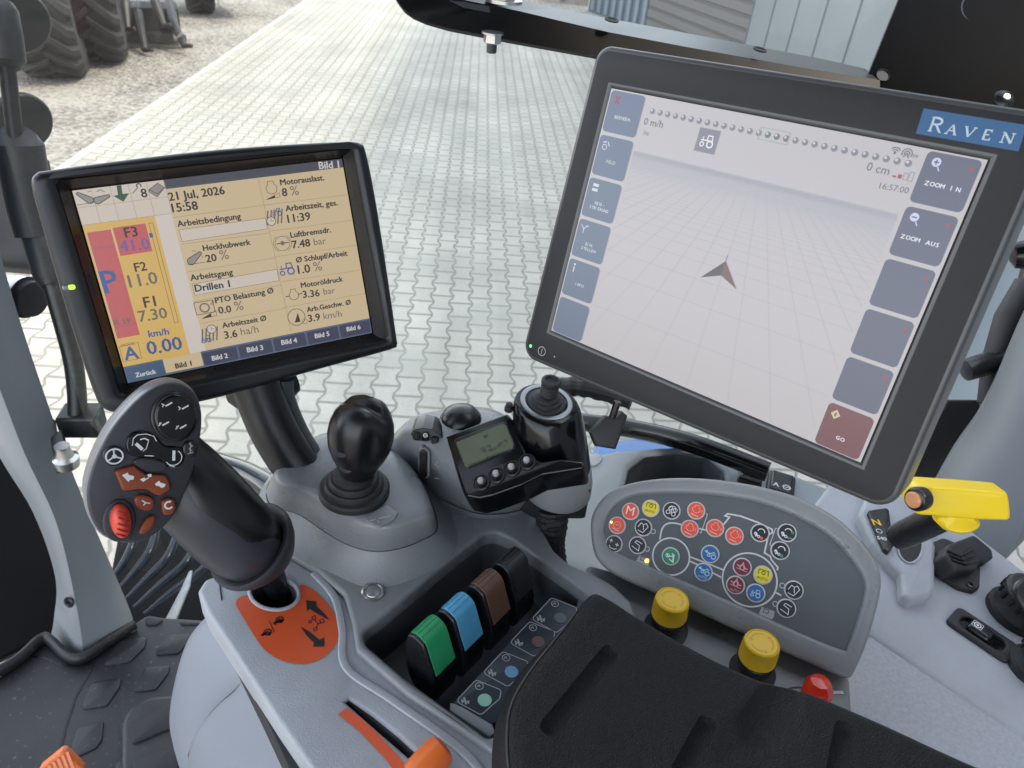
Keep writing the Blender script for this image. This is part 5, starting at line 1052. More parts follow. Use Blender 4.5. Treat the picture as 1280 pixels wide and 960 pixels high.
# small lever pivots between
# throttle slider
ts = thing('throttle_slider', tuple(CL.hit(530, 955)), 'orange rounded slider knob in the console slot', 'slider knob')
mb = MB(); sx_ = CL.hit(532, 957, .010); d_ = (CL.hit(556, 932, .016) - sx_).normalized(); e0 = CL.hit(522, 968, .008)
mb.lathe(sx_ - d_ * .012, d_, [(.0085, 0), (.0112, .0015), (.0118, .006), (.0118, .024), (.0105, .0285), (.006, .0305), (.001, .031)], 'orange', 28); mb.build('knob', ts)
mb = MB(); mb.tube([CL.hit(530, 952, .006), CL.hit(526, 948, -.012)], .005, 'black'); mb.build('stem', ts)

# ---------------------------------------------------------------- joystick housing and joystick
def loop_at(pts, z, n=6): return spline([HZ(z).hit(*p) for p in pts], n)
jh = thing('joystick_housing', tuple(CZ.hit(450, 690)), 'rounded grey raised housing that carries the black ball joystick', 'housing')
# every loop: 9 points the same way round
base = [(322, 655), (334, 600), (408, 548), (530, 600), (572, 665), (556, 706), (474, 738), (408, 716), (350, 684)]
l05 = [(330, 640), (338, 594), (410, 545), (520, 588), (558, 655), (540, 690), (474, 712), (420, 698), (362, 664)]
l1 = [(336, 630), (342, 594), (411, 543), (508, 580), (547, 652), (525, 677), (474, 690), (427, 678), (374, 644)]
l15 = [(341, 614), (347, 586), (411, 541), (504, 574), (543, 642), (523, 664), (477, 676), (432, 664), (380, 630)]
l2 = [(346, 604), (351, 581), (412, 540), (500, 570), (539, 634), (520, 653), (479, 663), (436, 650), (386, 620)]
l3 = [(352, 602), (357, 582), (414, 545), (496, 572), (532, 630), (514, 646), (479, 655), (440, 642), (392, 614)]
top_ = [(372, 604), (376, 590), (420, 560), (485, 582), (515, 626), (500, 638), (474, 643), (446, 632), (408, 612)]
mb = MB(); mb.loft([loop_at(base, -.531), loop_at(l05, -.522), loop_at(l1, -.507)], 'plastic_grey', False, False); mb.build('skirt', jh, smooth=70)
l1i = [(x + (450 - x) * .012, y + (620 - y) * .012) for x, y in l1]
mb = MB(); mb.loft([loop_at(l1i, -.510), loop_at(l1i, -.505), loop_at(l15, -.492), loop_at(l2, -.4735), loop_at(l3, -.4695), loop_at(top_, -.4685)], 'plastic_grey', False, True); mb.build('lid', jh, smooth=75)
JZ = HZ(-.468); mb = MB(); mb.prism(JZ, rounded(JZ.px([zt(235, 605), zt(330, 545), zt(378, 580), zt(360, 610), zt(300, 640)]), .004), -.001, .0012, 'plastic_grey', bevel=.0008); tag_ = mb.build('label_plate', jh)
mb = MB(); q_ = JZ.off(.0015); mb.line(q_, [q_.loc(*zt(262, 612)), q_.loc(*zt(285, 605)), q_.loc(*zt(345, 592))], .0016, 0, 'plastic_deck'); mb.line(q_, [q_.loc(*zt(285, 598)), q_.loc(*zt(300, 618))], .0012, 0, 'plastic_deck'); mb.build('plate_mark', tag_, smooth=0)
js = thing('ball_joystick', tuple(JZ.hit(443, 614)), 'black ball topped joystick with bellows on the grey housing', 'joystick')
jb = JZ.hit(443, 614); jd = (UP + RT * .10 + FW * -.06).normalized()
mb = MB(); mb.lathe(jb, UP, [(.0315, 0), (.0315, .0045), (.030, .0065), (.0265, .0075), (.0262, .0105), (.0245, .0125), (.0225, .0125), (.0220, .0155), (.0205, .0175), (.0180, .018), (.0175, .022), (.012, .026)], 'rubber', 48); mb.build('bellows', js, smooth=25)
bm_ = []
prof = [(.0120, .016), (.0150, .020), (.0165, .026), (.0190, .033), (.0235, .042), (.0272, .053), (.0284, .064), (.0272, .075), (.0240, .085), (.0195, .0925), (.0135, .0965), (.0065, .0985), (.001, .0988)]
mb = MB(); x_ = (AX - jd * AX.dot(jd)).normalized(); y_ = jd.cross(x_); loops = []
for r_, h_ in prof:
    L2 = []
    for k in range(56):
        a = 2 * math.pi * k / 56; rr = r_
        # finger hollow facing the driver's right, and a crease over the crown
        da = (a - math.radians(-62) + math.pi) % (2 * math.pi) - math.pi
        rr *= 1 - .20 * math.exp(-(da / .26) ** 2) * math.exp(-((h_ - .064) / .022) ** 2)
        da2 = (a - math.radians(75) + math.pi) % (2 * math.pi) - math.pi
        rr *= 1 - .10 * math.exp(-(da2 / .35) ** 2) * math.exp(-((h_ - .085) / .02) ** 2)
        hh_ = h_ - (.006 * math.exp(-((r_ * math.cos(a - 1.2)) / .006) ** 2) * math.exp(-((h_ - .098) / .010) ** 2))
        L2.append(jb + jd * hh_ + x_ * (math.cos(a) * rr) + y_ * (math.sin(a) * rr))
    loops.append(L2)
G['knob_black'] = mat('satin black knob', (.008, .008, .010), .30, bump=.06, bscale=1800, spec=.45)
mb.loft(loops, 'knob_black', True, True); kn = mb.build('grip', js, smooth=60)
for (x, y, zr_) in ((421, 565, .0095), (423, 583, .0085)):
    c_ = P(x, y, depth(jb) - .045); ax_ = (c_ - (jb + jd * .055)); ax_ = (ax_ - jd * ax_.dot(jd)).normalized(); ax_ = (ax_ * .8 - AZ * .5).normalized()
    mb = MB(); mb.lathe(jb + jd * (.058 if y < 570 else .040) + ax_ * (.0235 if y < 570 else .0185), ax_, [(zr_, -.004), (zr_, .002), (zr_ * .85, .0038), (zr_ * .4, .0045), (.0005, .0046)], 'charcoal', 24); mb.build('thumb_button', kn)

# ---------------------------------------------------------------- drive handle
hd_ = thing('drive_handle', tuple(CL.hit(343, 742)), 'dark multifunction drive handle with an oval head of orange and black buttons', 'handle')
zh = zz(80, 460, 4.3636); HC_ = P(172, 575, .525)
hn = (-AZ * .78 + AX * .58 + AY * .16).normalized(); hu = (AX * .8 + AZ * .58); HP = Plane(HC_, hu - hn * hu.dot(hn), -AY - hn * (-AY).dot(hn))
fo = spline(HP.px([zh(*p) for p in ((132, 690), (150, 580), (195, 460), (265, 335), (355, 225), (450, 140), (545, 95), (630, 95), (700, 140), (740, 230), (745, 330), (722, 470), (690, 590), (640, 710), (580, 820), (490, 905), (390, 945), (290, 935), (205, 890), (150, 800))]), 4)
ctr = Vector((sum(p.x for p in fo) / len(fo), sum(p.y for p in fo) / len(fo)))
ins = lambda f: [tuple(ctr + (p - ctr) * f) for p in fo]
mb = MB(); mb.loft([[HP.pt(*p, h) for p in ins(f)] for f, h in ((.80, -.0300), (.96, -.0275), (1.03, -.022), (1.045, -.0145), (1.047, -.0120), (1.040, -.0105), (1.040, -.0098), (1.047, -.0085), (1.045, -.005), (1.02, -.0015))], mat('satin lightened rim', (.15, .158, .18), .32, bump=.15, bscale=1600), True, False); mb.build('rear_shell', hd_, smooth=45)  # rim colour lifted to carry the light its side catches
mb = MB(); mb.loft([[HP.pt(*p, h) for p in ins(f)] for f, h in ((1.022, -.0022), (1.012, -.0004), (1.0, .0004), (.97, .0009))], 'charcoal', False, True); face = mb.build('button_face', hd_, smooth=45)
F_ = HP.off(.0008)
hp = lambda *ps: [F_.loc(*zh(*p)) for p in ps]
def button(pts, hgt, m, name='button', bevel=.0016, r=.0012, smooth=True):
    q = MB(); l = [tuple(p) for p in spline(hp(*pts), 3)] if smooth else rounded(hp(*pts), r)
    q.prism(F_, l, -.001, hgt, m, bevel=bevel); return q.build(name, face)
# round black knob pad with four arm symbols
mb = MB(); e = hp(*ell(596, 266, 128, 138, 36)); mb.prism(F_, e, -.001, .003, 'black', bevel=.0015); e2 = hp(*ell(600, 264, 116, 128, 36)); mb.prism(F_, e2, .002, .0058, 'gloss', bevel=.0022); dpad = mb.build('round_pad', face)
FD = F_.off(.0062)
mb = MB()
def sym(q, pl, pts, wd=.0006, m='white', closed=False): q.line(pl, [pl.loc(*zh(*p)) for p in pts], wd, 0, m, closed)
for (x, y, dy) in ((562, 200, -1), (652, 216, -1), (545, 305, 1), (640, 322, 1)):
    sym(mb, FD, [(x - 8, y + 8), (x + 28, y - 12)], .0011); sym(mb, FD, [(x - 30, y + (-6 if dy < 0 else 12)), (x - 14, y + (4 if dy < 0 else -8))], .0007); sym(mb, FD, [(x - 20, y + 4), (x - 26, y + (14 if dy < 0 else -6))], .0006)
mb.build('pad_symbol', dpad, smooth=0)
wl = button([(335, 430), (345, 375), (385, 345), (450, 345), (505, 375), (545, 420), (600, 425), (650, 440), (655, 500), (620, 540), (560, 535), (520, 500), (470, 485), (400, 485), (355, 470)], .0018, 'gloss', 'rocker_pad')
FW_ = F_.off(.0022); mb = MB()
sym(mb, FW_, [(392, 412), (428, 445)], .0022); sym(mb, FW_, [(415, 390), (440, 384), (462, 395)], .0009); sym(mb, FW_, [(462, 395), (448, 440), (430, 455)], .0005); sym(mb, FW_, [(372, 425), (378, 385), (400, 365), (450, 360), (490, 372), (505, 400)], .0006); sym(mb, FW_, [(440, 478), (490, 480)], .0006)
sym(mb, FW_, [(600, 450), (598, 505)], .0020); mb.ring(FW_, *FW_.loc(*zh(598, 490)), .0055, .0006, 0, 'white', -150, 60); mb.line(FW_, hp((570, 528), (600, 536)), .0006, 0, 'white'); mb.build('symbol', wl, smooth=0)
b = button(ell(684, 440, 40, 46, 12), .0025, 'black'); mb = MB(); q_ = F_.off(.0029); sym(mb, q_, [(682, 408), (700, 425), (682, 440), (700, 452)], .0006, 'grey_print'); sym(mb, q_, [(690, 408), (688, 465)], .0006, 'grey_print'); sym(mb, q_, [(675, 468), (705, 460)], .0006, 'grey_print'); mb.build('symbol', b, smooth=0)
b = button(ell(266, 478, 58, 54, 14), .003, 'black'); q_ = F_.off(.0034); mb = MB(); c_ = q_.loc(*zh(275, 482)); mb.ring(q_, *c_, .0052, .0011, 0, 'white'); mb.disc(q_, *c_, .0015, 0, 'white')
for a in (90, 210, 330): mb.line(q_, [c_, (c_[0] + .0052 * math.cos(math.radians(a + 8)), c_[1] + .0052 * math.sin(math.radians(a + 8)))], .0010, .00005, 'white')
mb.build('steering_symbol', b, smooth=0)
button([(375, 505), (410, 487), (470, 490), (530, 505), (560, 530), (545, 560), (490, 570), (430, 560), (390, 535)], .0022, 'charcoal', 'rocker')
mb = MB(); mb.prism(F_, rounded(hp((262, 555), (385, 520), (450, 575), (550, 575), (585, 650), (520, 700), (445, 665), (325, 675)), .002), -.001, .0006, 'black', bevel=.0004)
mb.build('button_well', face)
b = button([(272, 560), (300, 545), (382, 527), (400, 545), (440, 575), (550, 580), (568, 610), (576, 655), (520, 692), (485, 680), (445, 655), (400, 655), (325, 668), (312, 655)], .0042, 'orange_dark', 'direction_button', r=.0025, smooth=False)
q_ = F_.off(.0046); mb = MB(); W_ = 'white'
def hpoly(pts, m=W_): mb.poly(q_, [q_.loc(*zh(*p)) for p in pts], 0, m)
hpoly([(316, 585), (348, 570), (352, 582), (382, 590), (380, 608), (358, 612), (352, 622)]); hpoly([(496, 632), (520, 614), (524, 624), (556, 634), (546, 650), (532, 655), (520, 645), (502, 642)]); hpoly([(414, 608), (440, 596), (446, 612), (432, 622)]); hpoly([(455, 580), (478, 578), (476, 594), (460, 596)])
mb.line(q_, [q_.loc(*zh(*p)) for p in ((430, 612), (462, 600))], .0009, .0001, W_); mb.build('symbol', b, smooth=0)
b = button([(380, 712), (400, 690), (440, 688), (478, 705), (488, 735), (475, 765), (440, 772), (400, 760), (382, 738)], .0038, 'orange_dark'); q_ = F_.off(.0042); mb = MB(); mb.line(q_, [q_.loc(*zh(*p)) for p in ((425, 722), (445, 735), (470, 738))], .0008, 0, W_); mb.line(q_, [q_.loc(*zh(*p)) for p in ((445, 735), (432, 750))], .0008, 0, W_); mb.build('symbol', b, smooth=0)
b = button([(525, 715), (565, 705), (600, 715), (605, 755), (590, 790), (540, 798), (528, 770)], .0038, 'orange_dark', smooth=False, r=.003); mb = MB(); c_ = q_.loc(*zh(572, 748)); mb.ring(q_, *c_, .0026, .0013, 0, W_, 60, 330); mb.build('symbol', b, smooth=0)
b = button([(405, 890), (420, 850), (450, 812), (485, 800), (494, 830), (470, 870), (430, 900)], .0035, 'orange_dark'); 
mb = MB(); mb.prism(F_, hp(*ell(300, 830, 92, 118, 30, .12)), -.001, .0018, 'charcoal', bevel=.0015); mb.build('thumb_rest', face)
mb = MB(); rb0 = F_.loc(*zh(305, 828)); mb.prism(F_, hp(*ell(306, 828, 66, 102, 30, -.10)), -.001, .0026, 'black', bevel=.001); rc = F_.pt(*rb0)
e_ = hp(*ell(306, 827, 58, 94, 36, -.10)); cE = Vector(rb0)
mb2 = MB(); mb2.loft([[F_.pt(*tuple(cE + (Vector(p) - cE) * math.cos(a)), .0015 + .0115 * math.sin(a)) for p in e_] for a in (0, .25, .5, .8, 1.1, 1.35, 1.5)], 'red_rubber', False, True); mb.build('wheel_well', face); rw = mb2.build('thumb_wheel', face, smooth=60)
mb = MB()
for k in range(5):
    yv = -.5 + k * .25; a_ = Vector(F_.loc(*zh(306 - yv * 12, 828 + yv * 120)))
    pts_ = [F_.pt(*(a_ + Vector((x, -x * .45 * (1))) * 1.0), .0126 * math.sqrt(max(0, 1 - (yv * 1.28) ** 2)) * math.sqrt(max(0, 1 - (x / .0075) ** 2)) + .0012) for x in (-.0035, -.0015, .0, .0015, .0035)]
    mb.tube(pts_, .0006, mat('dark red groove', (.36, .03, .02), .5), 6)
mb.build('wheel_ridge', rw)
mb = MB(); q_ = F_.off(.0003); sym(mb, q_, [(318, 690), (318, 730), (360, 742)], .0006, 'ink'); sym(mb, q_, [(335, 708), (358, 716)], .0006, 'ink'); sym(mb, q_, [(362, 930), (370, 905), (395, 910)], .0006, 'ink'); mb.build('face_mark', face, smooth=0)
# grip and collar
def oval(c, ax, ref, rx, ry, n=36):
    ax = ax.normalized(); x = (ref - ax * ref.dot(ax)).normalized(); y = ax.cross(x)
    return [c + x * (math.cos(2 * math.pi * k / n) * rx) + y * (math.sin(2 * math.pi * k / n) * ry) for k in range(n)]
gpath = [(196, 566, .572, .0285, .0270), (216, 588, .575, .0310, .029), (236, 609, .580, .0325, .031), (258, 632, .588, .0335, .032), (282, 657, .600, .0335, .032), (300, 675, .612, .0320, .031), (316, 690, .626, .0280, .027)]
gp = [P(x, y, z) for x, y, z, _, _ in gpath]; gs = spline(gp, 5, False); gr = spline([(a, b) for _, _, _, a, b in gpath], 5, False)
gx = (AX + AY * -1).normalized(); L2 = []
for i in range(len(gs)):
    t = (gs[min(i + 1, len(gs) - 1)] - gs[max(i - 1, 0)]); L2.append(oval(gs[i], t, gx, gr[i][0], gr[i][1]))
mb = MB(); mb.loft(L2, 'charcoal_satin' if 'charcoal_satin' in G else mat('satin charcoal grip', (.034, .035, .046), .33, bump=.15, bscale=1600, rvar=.05, nscale=60), True, True); gb = mb.build('grip', hd_, smooth=60)
# black inset along the upper right of the grip
mb = MB(); rowsI = []
def interp(f, tab):
    for (a, x), (b, y) in zip(tab, tab[1:]):
        if f <= b: t = (f - a) / (b - a); t = t * t * (3 - 2 * t); return x + (y - x) * t
    return tab[-1][1]
for i in range(3, len(gs)):
    f = (i - 3) / (len(gs) - 4); t = (gs[min(i + 1, len(gs) - 1)] - gs[max(i - 1, 0)]).normalized()
    x = (gx - t * gx.dot(t)).normalized(); y = t.cross(x); vd = CAM - gs[i]; vd = (vd - t * vd.dot(t)).normalized(); sd_ = vd.cross(t); 
    if sd_.dot(AX - AY) < 0: sd_ = -sd_
    lo_a = interp(f, ((0, 5), (.35, -12), (.65, 0), (.88, 38), (1, 80))); row = []
    for k in range(20):
        a = math.radians(lo_a + (165 - lo_a) * k / 19); d = vd * math.cos(a) + sd_ * math.sin(a); ca, sa = d.dot(x), d.dot(y)
        up_ = .0009 if 0 < k < 19 else -.0004
        row.append(gs[i] + (x * (ca * (gr[i][0] + up_)) + y * (sa * (gr[i][1] + up_))))
    rowsI.append(row)
mb.loft(rowsI, 'gloss_soft' if 'gloss_soft' in G else mat('black grip inset', (.006, .006, .007), .32), False, False, closed=False); mb.build('grip_inset', gb, smooth=60)
mb = MB(); cax = (gs[-1] - gs[-4]).normalized(); cx_ = gs[-1]
cax = (AZ * .72 + (AX * .5 + AY * .86) * .62).normalized(); cpos = P(314, 682, .628)
def ovs(rx, ry, s): return oval(cpos + cax * s, cax, gx, rx, ry, 48)
mb.loft([ovs(.024, .024, .006), ovs(.0290, .029, .001), ovs(.0340, .034, -.0035), ovs(.0375, .0375, -.0045), ovs(.0388, .0388, -.002), ovs(.0388, .0388, .002), ovs(.0355, .0355, .010), ovs(.029, .029, .020), ovs(.021, .021, .027), ovs(.014, .014, .030)], 'charcoal', True, True); mb.build('collar', hd_, smooth=50)
mb = MB(); mb.tube([cpos + cax * .026, CL.hit(346, 741, -.01), CL.hit(350, 745, -.026)], [.011, .010, .010], 'black', 16); mb.lathe(CL.hit(352, 728, .0), UP, [(.003, -.004), (.003, .004), (.001, .005)], 'steel', 10); mb.build('stem', hd_)

# ---------------------------------------------------------------- seat pod below the console
G['pod'] = mat('blue grey pod shell', (.19, .212, .25), .48, noise=.05, nscale=6, bump=.3, bscale=1000, rvar=.06)
sp_ = thing('console_pod', tuple(P(300, 960, .9)), 'smooth blue grey two piece pod shell under the armrest console', 'pod')
def sheet(rows, m, name, par, th=.006, n=5):
    R = [spline([P(*p) for p in r], n, False) for r in rows]; cols = [spline(list(c), n, False) for c in zip(*R)]
    q = MB(); q.loft(list(map(list, zip(*cols))), m, False, False, closed=False); o = q.build(name, par, smooth=80)
    s_ = o.modifiers.new('thickness', 'SOLIDIFY'); s_.thickness = th; s_.offset = 0; return o
sheet([[(262, 770, .86), (300, 815, .80), (345, 885, .75), (395, 985, .71)],
       [(238, 800, .87), (272, 845, .81), (322, 905, .76), (372, 1000, .72)],
       [(222, 850, .89), (244, 885, .84), (275, 935, .80), (330, 1020, .76)],
       [(215, 900, .92), (225, 935, .88), (248, 985, .84), (300, 1060, .80)],
       [(222, 935, .97), (230, 962, .93), (244, 1010, .90), (270, 1080, .87)],
       [(236, 950, 1.02), (250, 985, 1.0), (262, 1040, .98), (280, 1100, .95)]], 'pod', 'upper_shell', sp_)
sheet([[(312, 838, .735), (342, 872, .70), (395, 965, .665), (450, 1060, .64)],
       [(298, 862, .745), (325, 900, .71), (375, 985, .675), (430, 1070, .65)],
       [(272, 885, .765), (300, 930, .73), (350, 1010, .695), (400, 1080, .67)],
       [(246, 920, .79), (268, 965, .755), (310, 1040, .72), (360, 1100, .70)],
       [(238, 955, .82), (252, 1000, .79), (290, 1060, .76), (330, 1120, .74)],
       [(240, 985, .85), (250, 1030, .83), (280, 1090, .80), (310, 1150, .78)]], 'pod', 'lower_shell', sp_)
mb = MB(); mb.tube(spline([P(316, 842, .745), P(300, 866, .76), P(274, 892, .78), P(254, 920, .80), P(240, 945, .83)], 6, False), [.004 + .004 * math.sin(i / 25 * 3.1) for i in range(25)], 'black_matt', 8); mb.build('shell_gap', sp_)
# ================================================================ SMALL CONTROL UNIT ON THE CONSOLE
zu = zz(490, 460, 4.8)
cu = thing('control_unit', tuple(CZ.hit(600, 600)), 'grey control unit with a small green display and a stubby threaded thumb stick', 'control unit')
bz = lambda pts, z: loop_at([zu(*p) for p in pts], z, 6)
# grey pod, loops of 10 from the left round the front
b0 = [(-40, 470), (-30, 560), (60, 640), (180, 750), (310, 830), (560, 910), (860, 840), (900, 600), (600, 380), (180, 330)]
b1 = [(-10, 430), (30, 545), (110, 640), (210, 730), (315, 800), (560, 880), (840, 815), (880, 560), (600, 330), (180, 290)]
b2 = [(10, 410), (55, 520), (150, 610), (240, 670), (340, 740), (570, 830), (830, 760), (860, 500), (590, 270), (190, 270)]
b3 = [(40, 390), (90, 470), (180, 540), (270, 600), (370, 665), (580, 760), (800, 690), (820, 430), (580, 240), (210, 270)]
b4 = [(80, 365), (130, 420), (215, 470), (300, 520), (400, 575), (580, 640), (760, 590), (780, 380), (570, 240), (240, 285)]
b5 = [(180, 350), (210, 375), (270, 400), (340, 430), (430, 470), (560, 500), (680, 470), (700, 340), (540, 260), (300, 305)]
mb = MB(); mb.loft([bz(b0, -.532), bz(b1, -.520)], 'plastic_grey', False, False); mb.build('pod_skirt', cu, smooth=70)
b1i = [(x + (450 - x) * .012, y + (560 - y) * .012) for x, y in b1]
mb = MB(); mb.loft([bz(b1i, -.522), bz(b2, -.498), bz(b3, -.470), bz(b4, -.450), bz(b5, -.443)], 'plastic_grey', False, True); mb.build('pod', cu, smooth=75)
# roller switch and slot switch on the pod
mb = MB(); c_ = P(540, 551, .602); Lr = []
rpts = [zu(*p) for p in ((112, 395), (135, 372), (185, 362), (240, 372), (290, 400), (322, 440), (320, 500), (300, 502), (260, 470), (200, 443), (130, 437))]
VP = Plane(P(535, 550, .708), AX, -AY * .8 - AZ * .35)
vl = rounded(VP.px(rpts), .0015); mb.prism(VP, vl, -.03, -.0004, 'black', bevel=.001); mb.build('roller_slot', cu)
mb = MB(); 
for k, (x, y) in enumerate(((150, 405), (205, 408), (262, 432), (305, 468))):
    mb.prism(VP, rounded(VP.px([zu(x - 26, y - 22), zu(x + 20, y - 18), zu(x + 18, y + 22), zu(x - 26, y + 20)]), .002), -.002, .0035, 'black_matt' if k != 1 else 'gloss', bevel=.002)
rl = mb.build('roller', cu); mb = MB(); q_ = VP.off(.0039); mb.ring(q_, *q_.loc(*zu(200, 404)), .0019, .0008, 0, 'white'); mb.line(q_, [q_.loc(*zu(188, 398)), q_.loc(*zu(216, 410))], .0007, .0001, 'white'); mb.build('roller_mark', rl, smooth=0)
VS = Plane(P(530, 580, .710), AX + AZ * -.1, -AY * .85 - AZ * .42)
mb = MB(); mb.prism(VS, rounded(VS.px([zu(160, 490), zu(180, 478), zu(208, 486), (zu(228, 505)), zu(224, 665), zu(160, 648)]), .003), -.025, .0006, 'plastic_grey', bevel=.0005); mb.prism(VS, rounded(VS.px([zu(166, 496), zu(188, 482), zu(214, 500), zu(212, 660), zu(164, 644)]), .003), 0, .0022, 'black', bevel=.0008); mb.build('slot_switch', cu)
mb = MB(); q_ = VS.off(.0008); mb.line(q_, [q_.loc(*zu(275, 560)), q_.loc(*zu(258, 580)), q_.loc(*zu(285, 598))], .0007, -.0, 'plastic_deck'); mb.line(q_, [q_.loc(*zu(255, 660)), q_.loc(*zu(285, 665))], .0007, -.0, 'plastic_deck'); mb.build('pod_mark', cu, smooth=0)
# black dome knob behind
mb = MB(); dc = P(576, 529, .740); da_ = (UP + FW * .15).normalized(); mb.lathe(dc, da_, [(.0210, -.012), (.0218, 0), (.0202, .008), (.0155, .0145), (.008, .018), (.001, .0188)], 'knob_black', 32); mb.build('dome_knob', cu, smooth=60)
# display housing
DPc = P(608, 566, .688)
DP = Plane(DPc, P(668, 589, .683) - P(588, 616, .683), (P(558, 546, .706) - P(582, 612, .668)))
do = [zu(*p) for p in ((318, 410), (335, 398), (690, 268), (720, 300), (760, 400), (815, 520), (900, 560), (1010, 540), (1160, 560), (1150, 600), (900, 640), (780, 700), (600, 765), (520, 782), (450, 770), (425, 745), (400, 670))]
mb = MB(); mb.prism(DP, rounded(DP.px(do), .003), -.030, 0, 'gloss', bevel=.003, seg=4); dh = mb.build('display_housing', cu)
D1 = DP.off(.0006); mb = MB(); mb.prism(DP, rounded(DP.px([zu(*p) for p in ((372, 440), (385, 425), (670, 322), (690, 330), (738, 455), (735, 490), (725, 500), (460, 607), (435, 600))]), .002), -.001, .0006, 'black', bevel=.0004); mb.build('window_frame', dh)
lcd = mat('grey green display glass', (.075, .095, .050), .25)
mb = MB(); mb.fill(D1, [rounded(D1.px([zu(*p) for p in ((385, 447), (665, 335), (684, 345), (730, 455), (725, 485), (455, 598), (440, 590))]), .0015)], .0004, lcd); sc_ = mb.build('small_screen', dh, smooth=0)
D2_ = DP.off(.0014); lk = mat('display segment', (.020, .030, .016), .4); mb = MB(); dl = lambda *ps: [D2_.loc(*zu(*p)) for p in ps]
mb.line(D2_, dl((550, 408), (572, 400), (563, 420)), .0006, 0, lk, True); mb.line(D2_, dl((460, 585), (715, 488)), .0012, 0, lk)
for x, y in ((545, 485), (580, 470), (555, 500), (612, 487), (650, 455), (680, 440), (640, 470), (590, 495)): mb.line(D2_, dl((x - 12, y + 4), (x, y - 10), (x + 10, y - 4), (x + 4, y + 8)), .0006, 0, lk)
for k in range(5): mb.line(D2_, dl((565 + k * 32, 540 - k * 11), (582 + k * 32, 534 - k * 11)), .0022, 0, lk)
mb.build('screen_mark', sc_, smooth=0)
for (x, y) in ((538, 688), (628, 645), (720, 605), (812, 565)):
    c_ = DP.hit(*zu(x, y)); mb = MB(); mb.lathe(c_, DP.n, [(.0082, -.001), (.0082, .0008), (.0075, .0016), (.0068, .0016), (.0064, .0006), (.0052, .0006), (.0050, .0020), (.0046, .0030)], 'black', 24); k_ = mb.build('push_button', dh)
    mb = MB(); mb.lathe(c_ + DP.n * .0028, DP.n, [(.0030, 0), (.0030, .0022), (.0024, .0036), (.0012, .0041), (.0003, .0042)], 'grey_print', 16); mb.build('button_tip', k_)
# joystick drum
tc = P(683, 503, .700); ta_ = (UP * .93 - FW * .10 - RT * .05).normalized(); bc2 = P(694, 592, .728)
mb = MB(); drum = []
for f, rr in ((0, .0290), (.03, .0310), (.08, .0325), (.18, .0340), (.4, .0355), (.7, .0365), (1, .036)): drum.append(oval(tc.lerp(bc2, f), ta_, AX, rr, rr * .92, 40))
mb.loft(drum, 'gloss', True, True); mb.build('drum', cu, smooth=50)
mb = MB(); mb.loft([oval(tc.lerp(bc2, f), ta_, AX, rr, rr * .92, 40) for f, rr in ((.80, .0355), (.84, .0372), (1.06, .0368), (1.22, .0340), (1.25, .032))], 'plastic_grey', True, True); mb.build('lower_shell', cu, smooth=50)
mb = MB(); mb.lathe(tc, ta_, [(.0250, -.001), (.0250, .0012), (.0242, .0016), (.0205, .0012), (.0200, 0)], 'silver', 40, ref=AX); mb.build('silver_ring', cu)
mb = MB(); mb.lathe(tc, ta_, [(.0186, 0), (.0180, .0018), (.0145, .0026), (.0140, .0050), (.0115, .0060), (.0110, .0082), (.0085, .0095), (.0068, .0100)] + [(.0076 + .0010 * (k % 2), .0105 + k * .0014) for k in range(9)] + [(.0086, .0234), (.0092, .0240), (.0092, .0268), (.0078, .0280), (.0058, .0282), (.0053, .0264), (.001, .0262)], 'rubber', 24, ref=AX); mb.build('thumb_stick', cu, smooth=25)
mb = MB(); c_ = P(636, 510, .700); mb.lathe(c_, ta_, [(.0040, -.003), (.0042, .001), (.0032, .002), (.0034, .0045), (.0022, .0058)], 'rubber', 14); mb.build('mini_knob', cu)
mb = MB(); cb0 = P(689, 622, .735); mb.box(cb0, AX * .026, FW * .014, UP * .021, 'black_matt'); mb.build('plug_block', cu, bev=.003)
ccb = thing('plug_cable', tuple(P(690, 700, .70)), 'black ribbed cable hanging from the plug of the control unit', 'cable')
mb = MB(); cpts = spline([P(690, 632, .74), P(690, 655, .75), P(688, 678, .76), P(692, 702, .77), P(698, 730, .78)], 6, False); mb.tube(cpts, [.0165 + .0010 * (i % 2) - .00018 * i for i in range(len(cpts))], 'rubber', 14); mb.build('sleeve', ccb, smooth=20)
mb = MB(); mb.tube([P(683, 655, .735), P(700, 652, .735)], .006, 'black_matt', 8); mb.build('clip', ccb)
# cable and plug below the big terminal
cw = thing('ribbed_cable', tuple(P(712, 484, .62)), 'black ribbed cable running up behind the big terminal', 'cable')
mb = MB(); cpts = spline([P(672, 497, .80), P(692, 488, .80), P(715, 483, .79), P(745, 487, .78), P(790, 500, .77)], 8, False); mb.tube(cpts, [.0098 + .0011 * (1 if i % 4 < 2 else 0) for i in range(len(cpts))], 'rubber', 14); mb.build('sleeve', cw, smooth=20)
cp_ = thing('hanging_plug', tuple(P(758, 540, .68)), 'black connector plug dangling beneath the big terminal', 'plug')
mb = MB(); mb.tube([P(772, 502, .67), P(766, 520, .675), P(762, 530, .68)], .0035, 'black', 8); mb.build('lead', cp_)
mb = MB(); mb.slab([P(738, 541, .672), P(757, 520, .672), P(772, 522, .672), P(778, 514, .672), P(785, 520, .672), P(778, 540, .672), P(770, 562, .672), P(745, 558, .672)], .02, 'black_matt', bevel=.003); mb.build('plug_body', cp_)

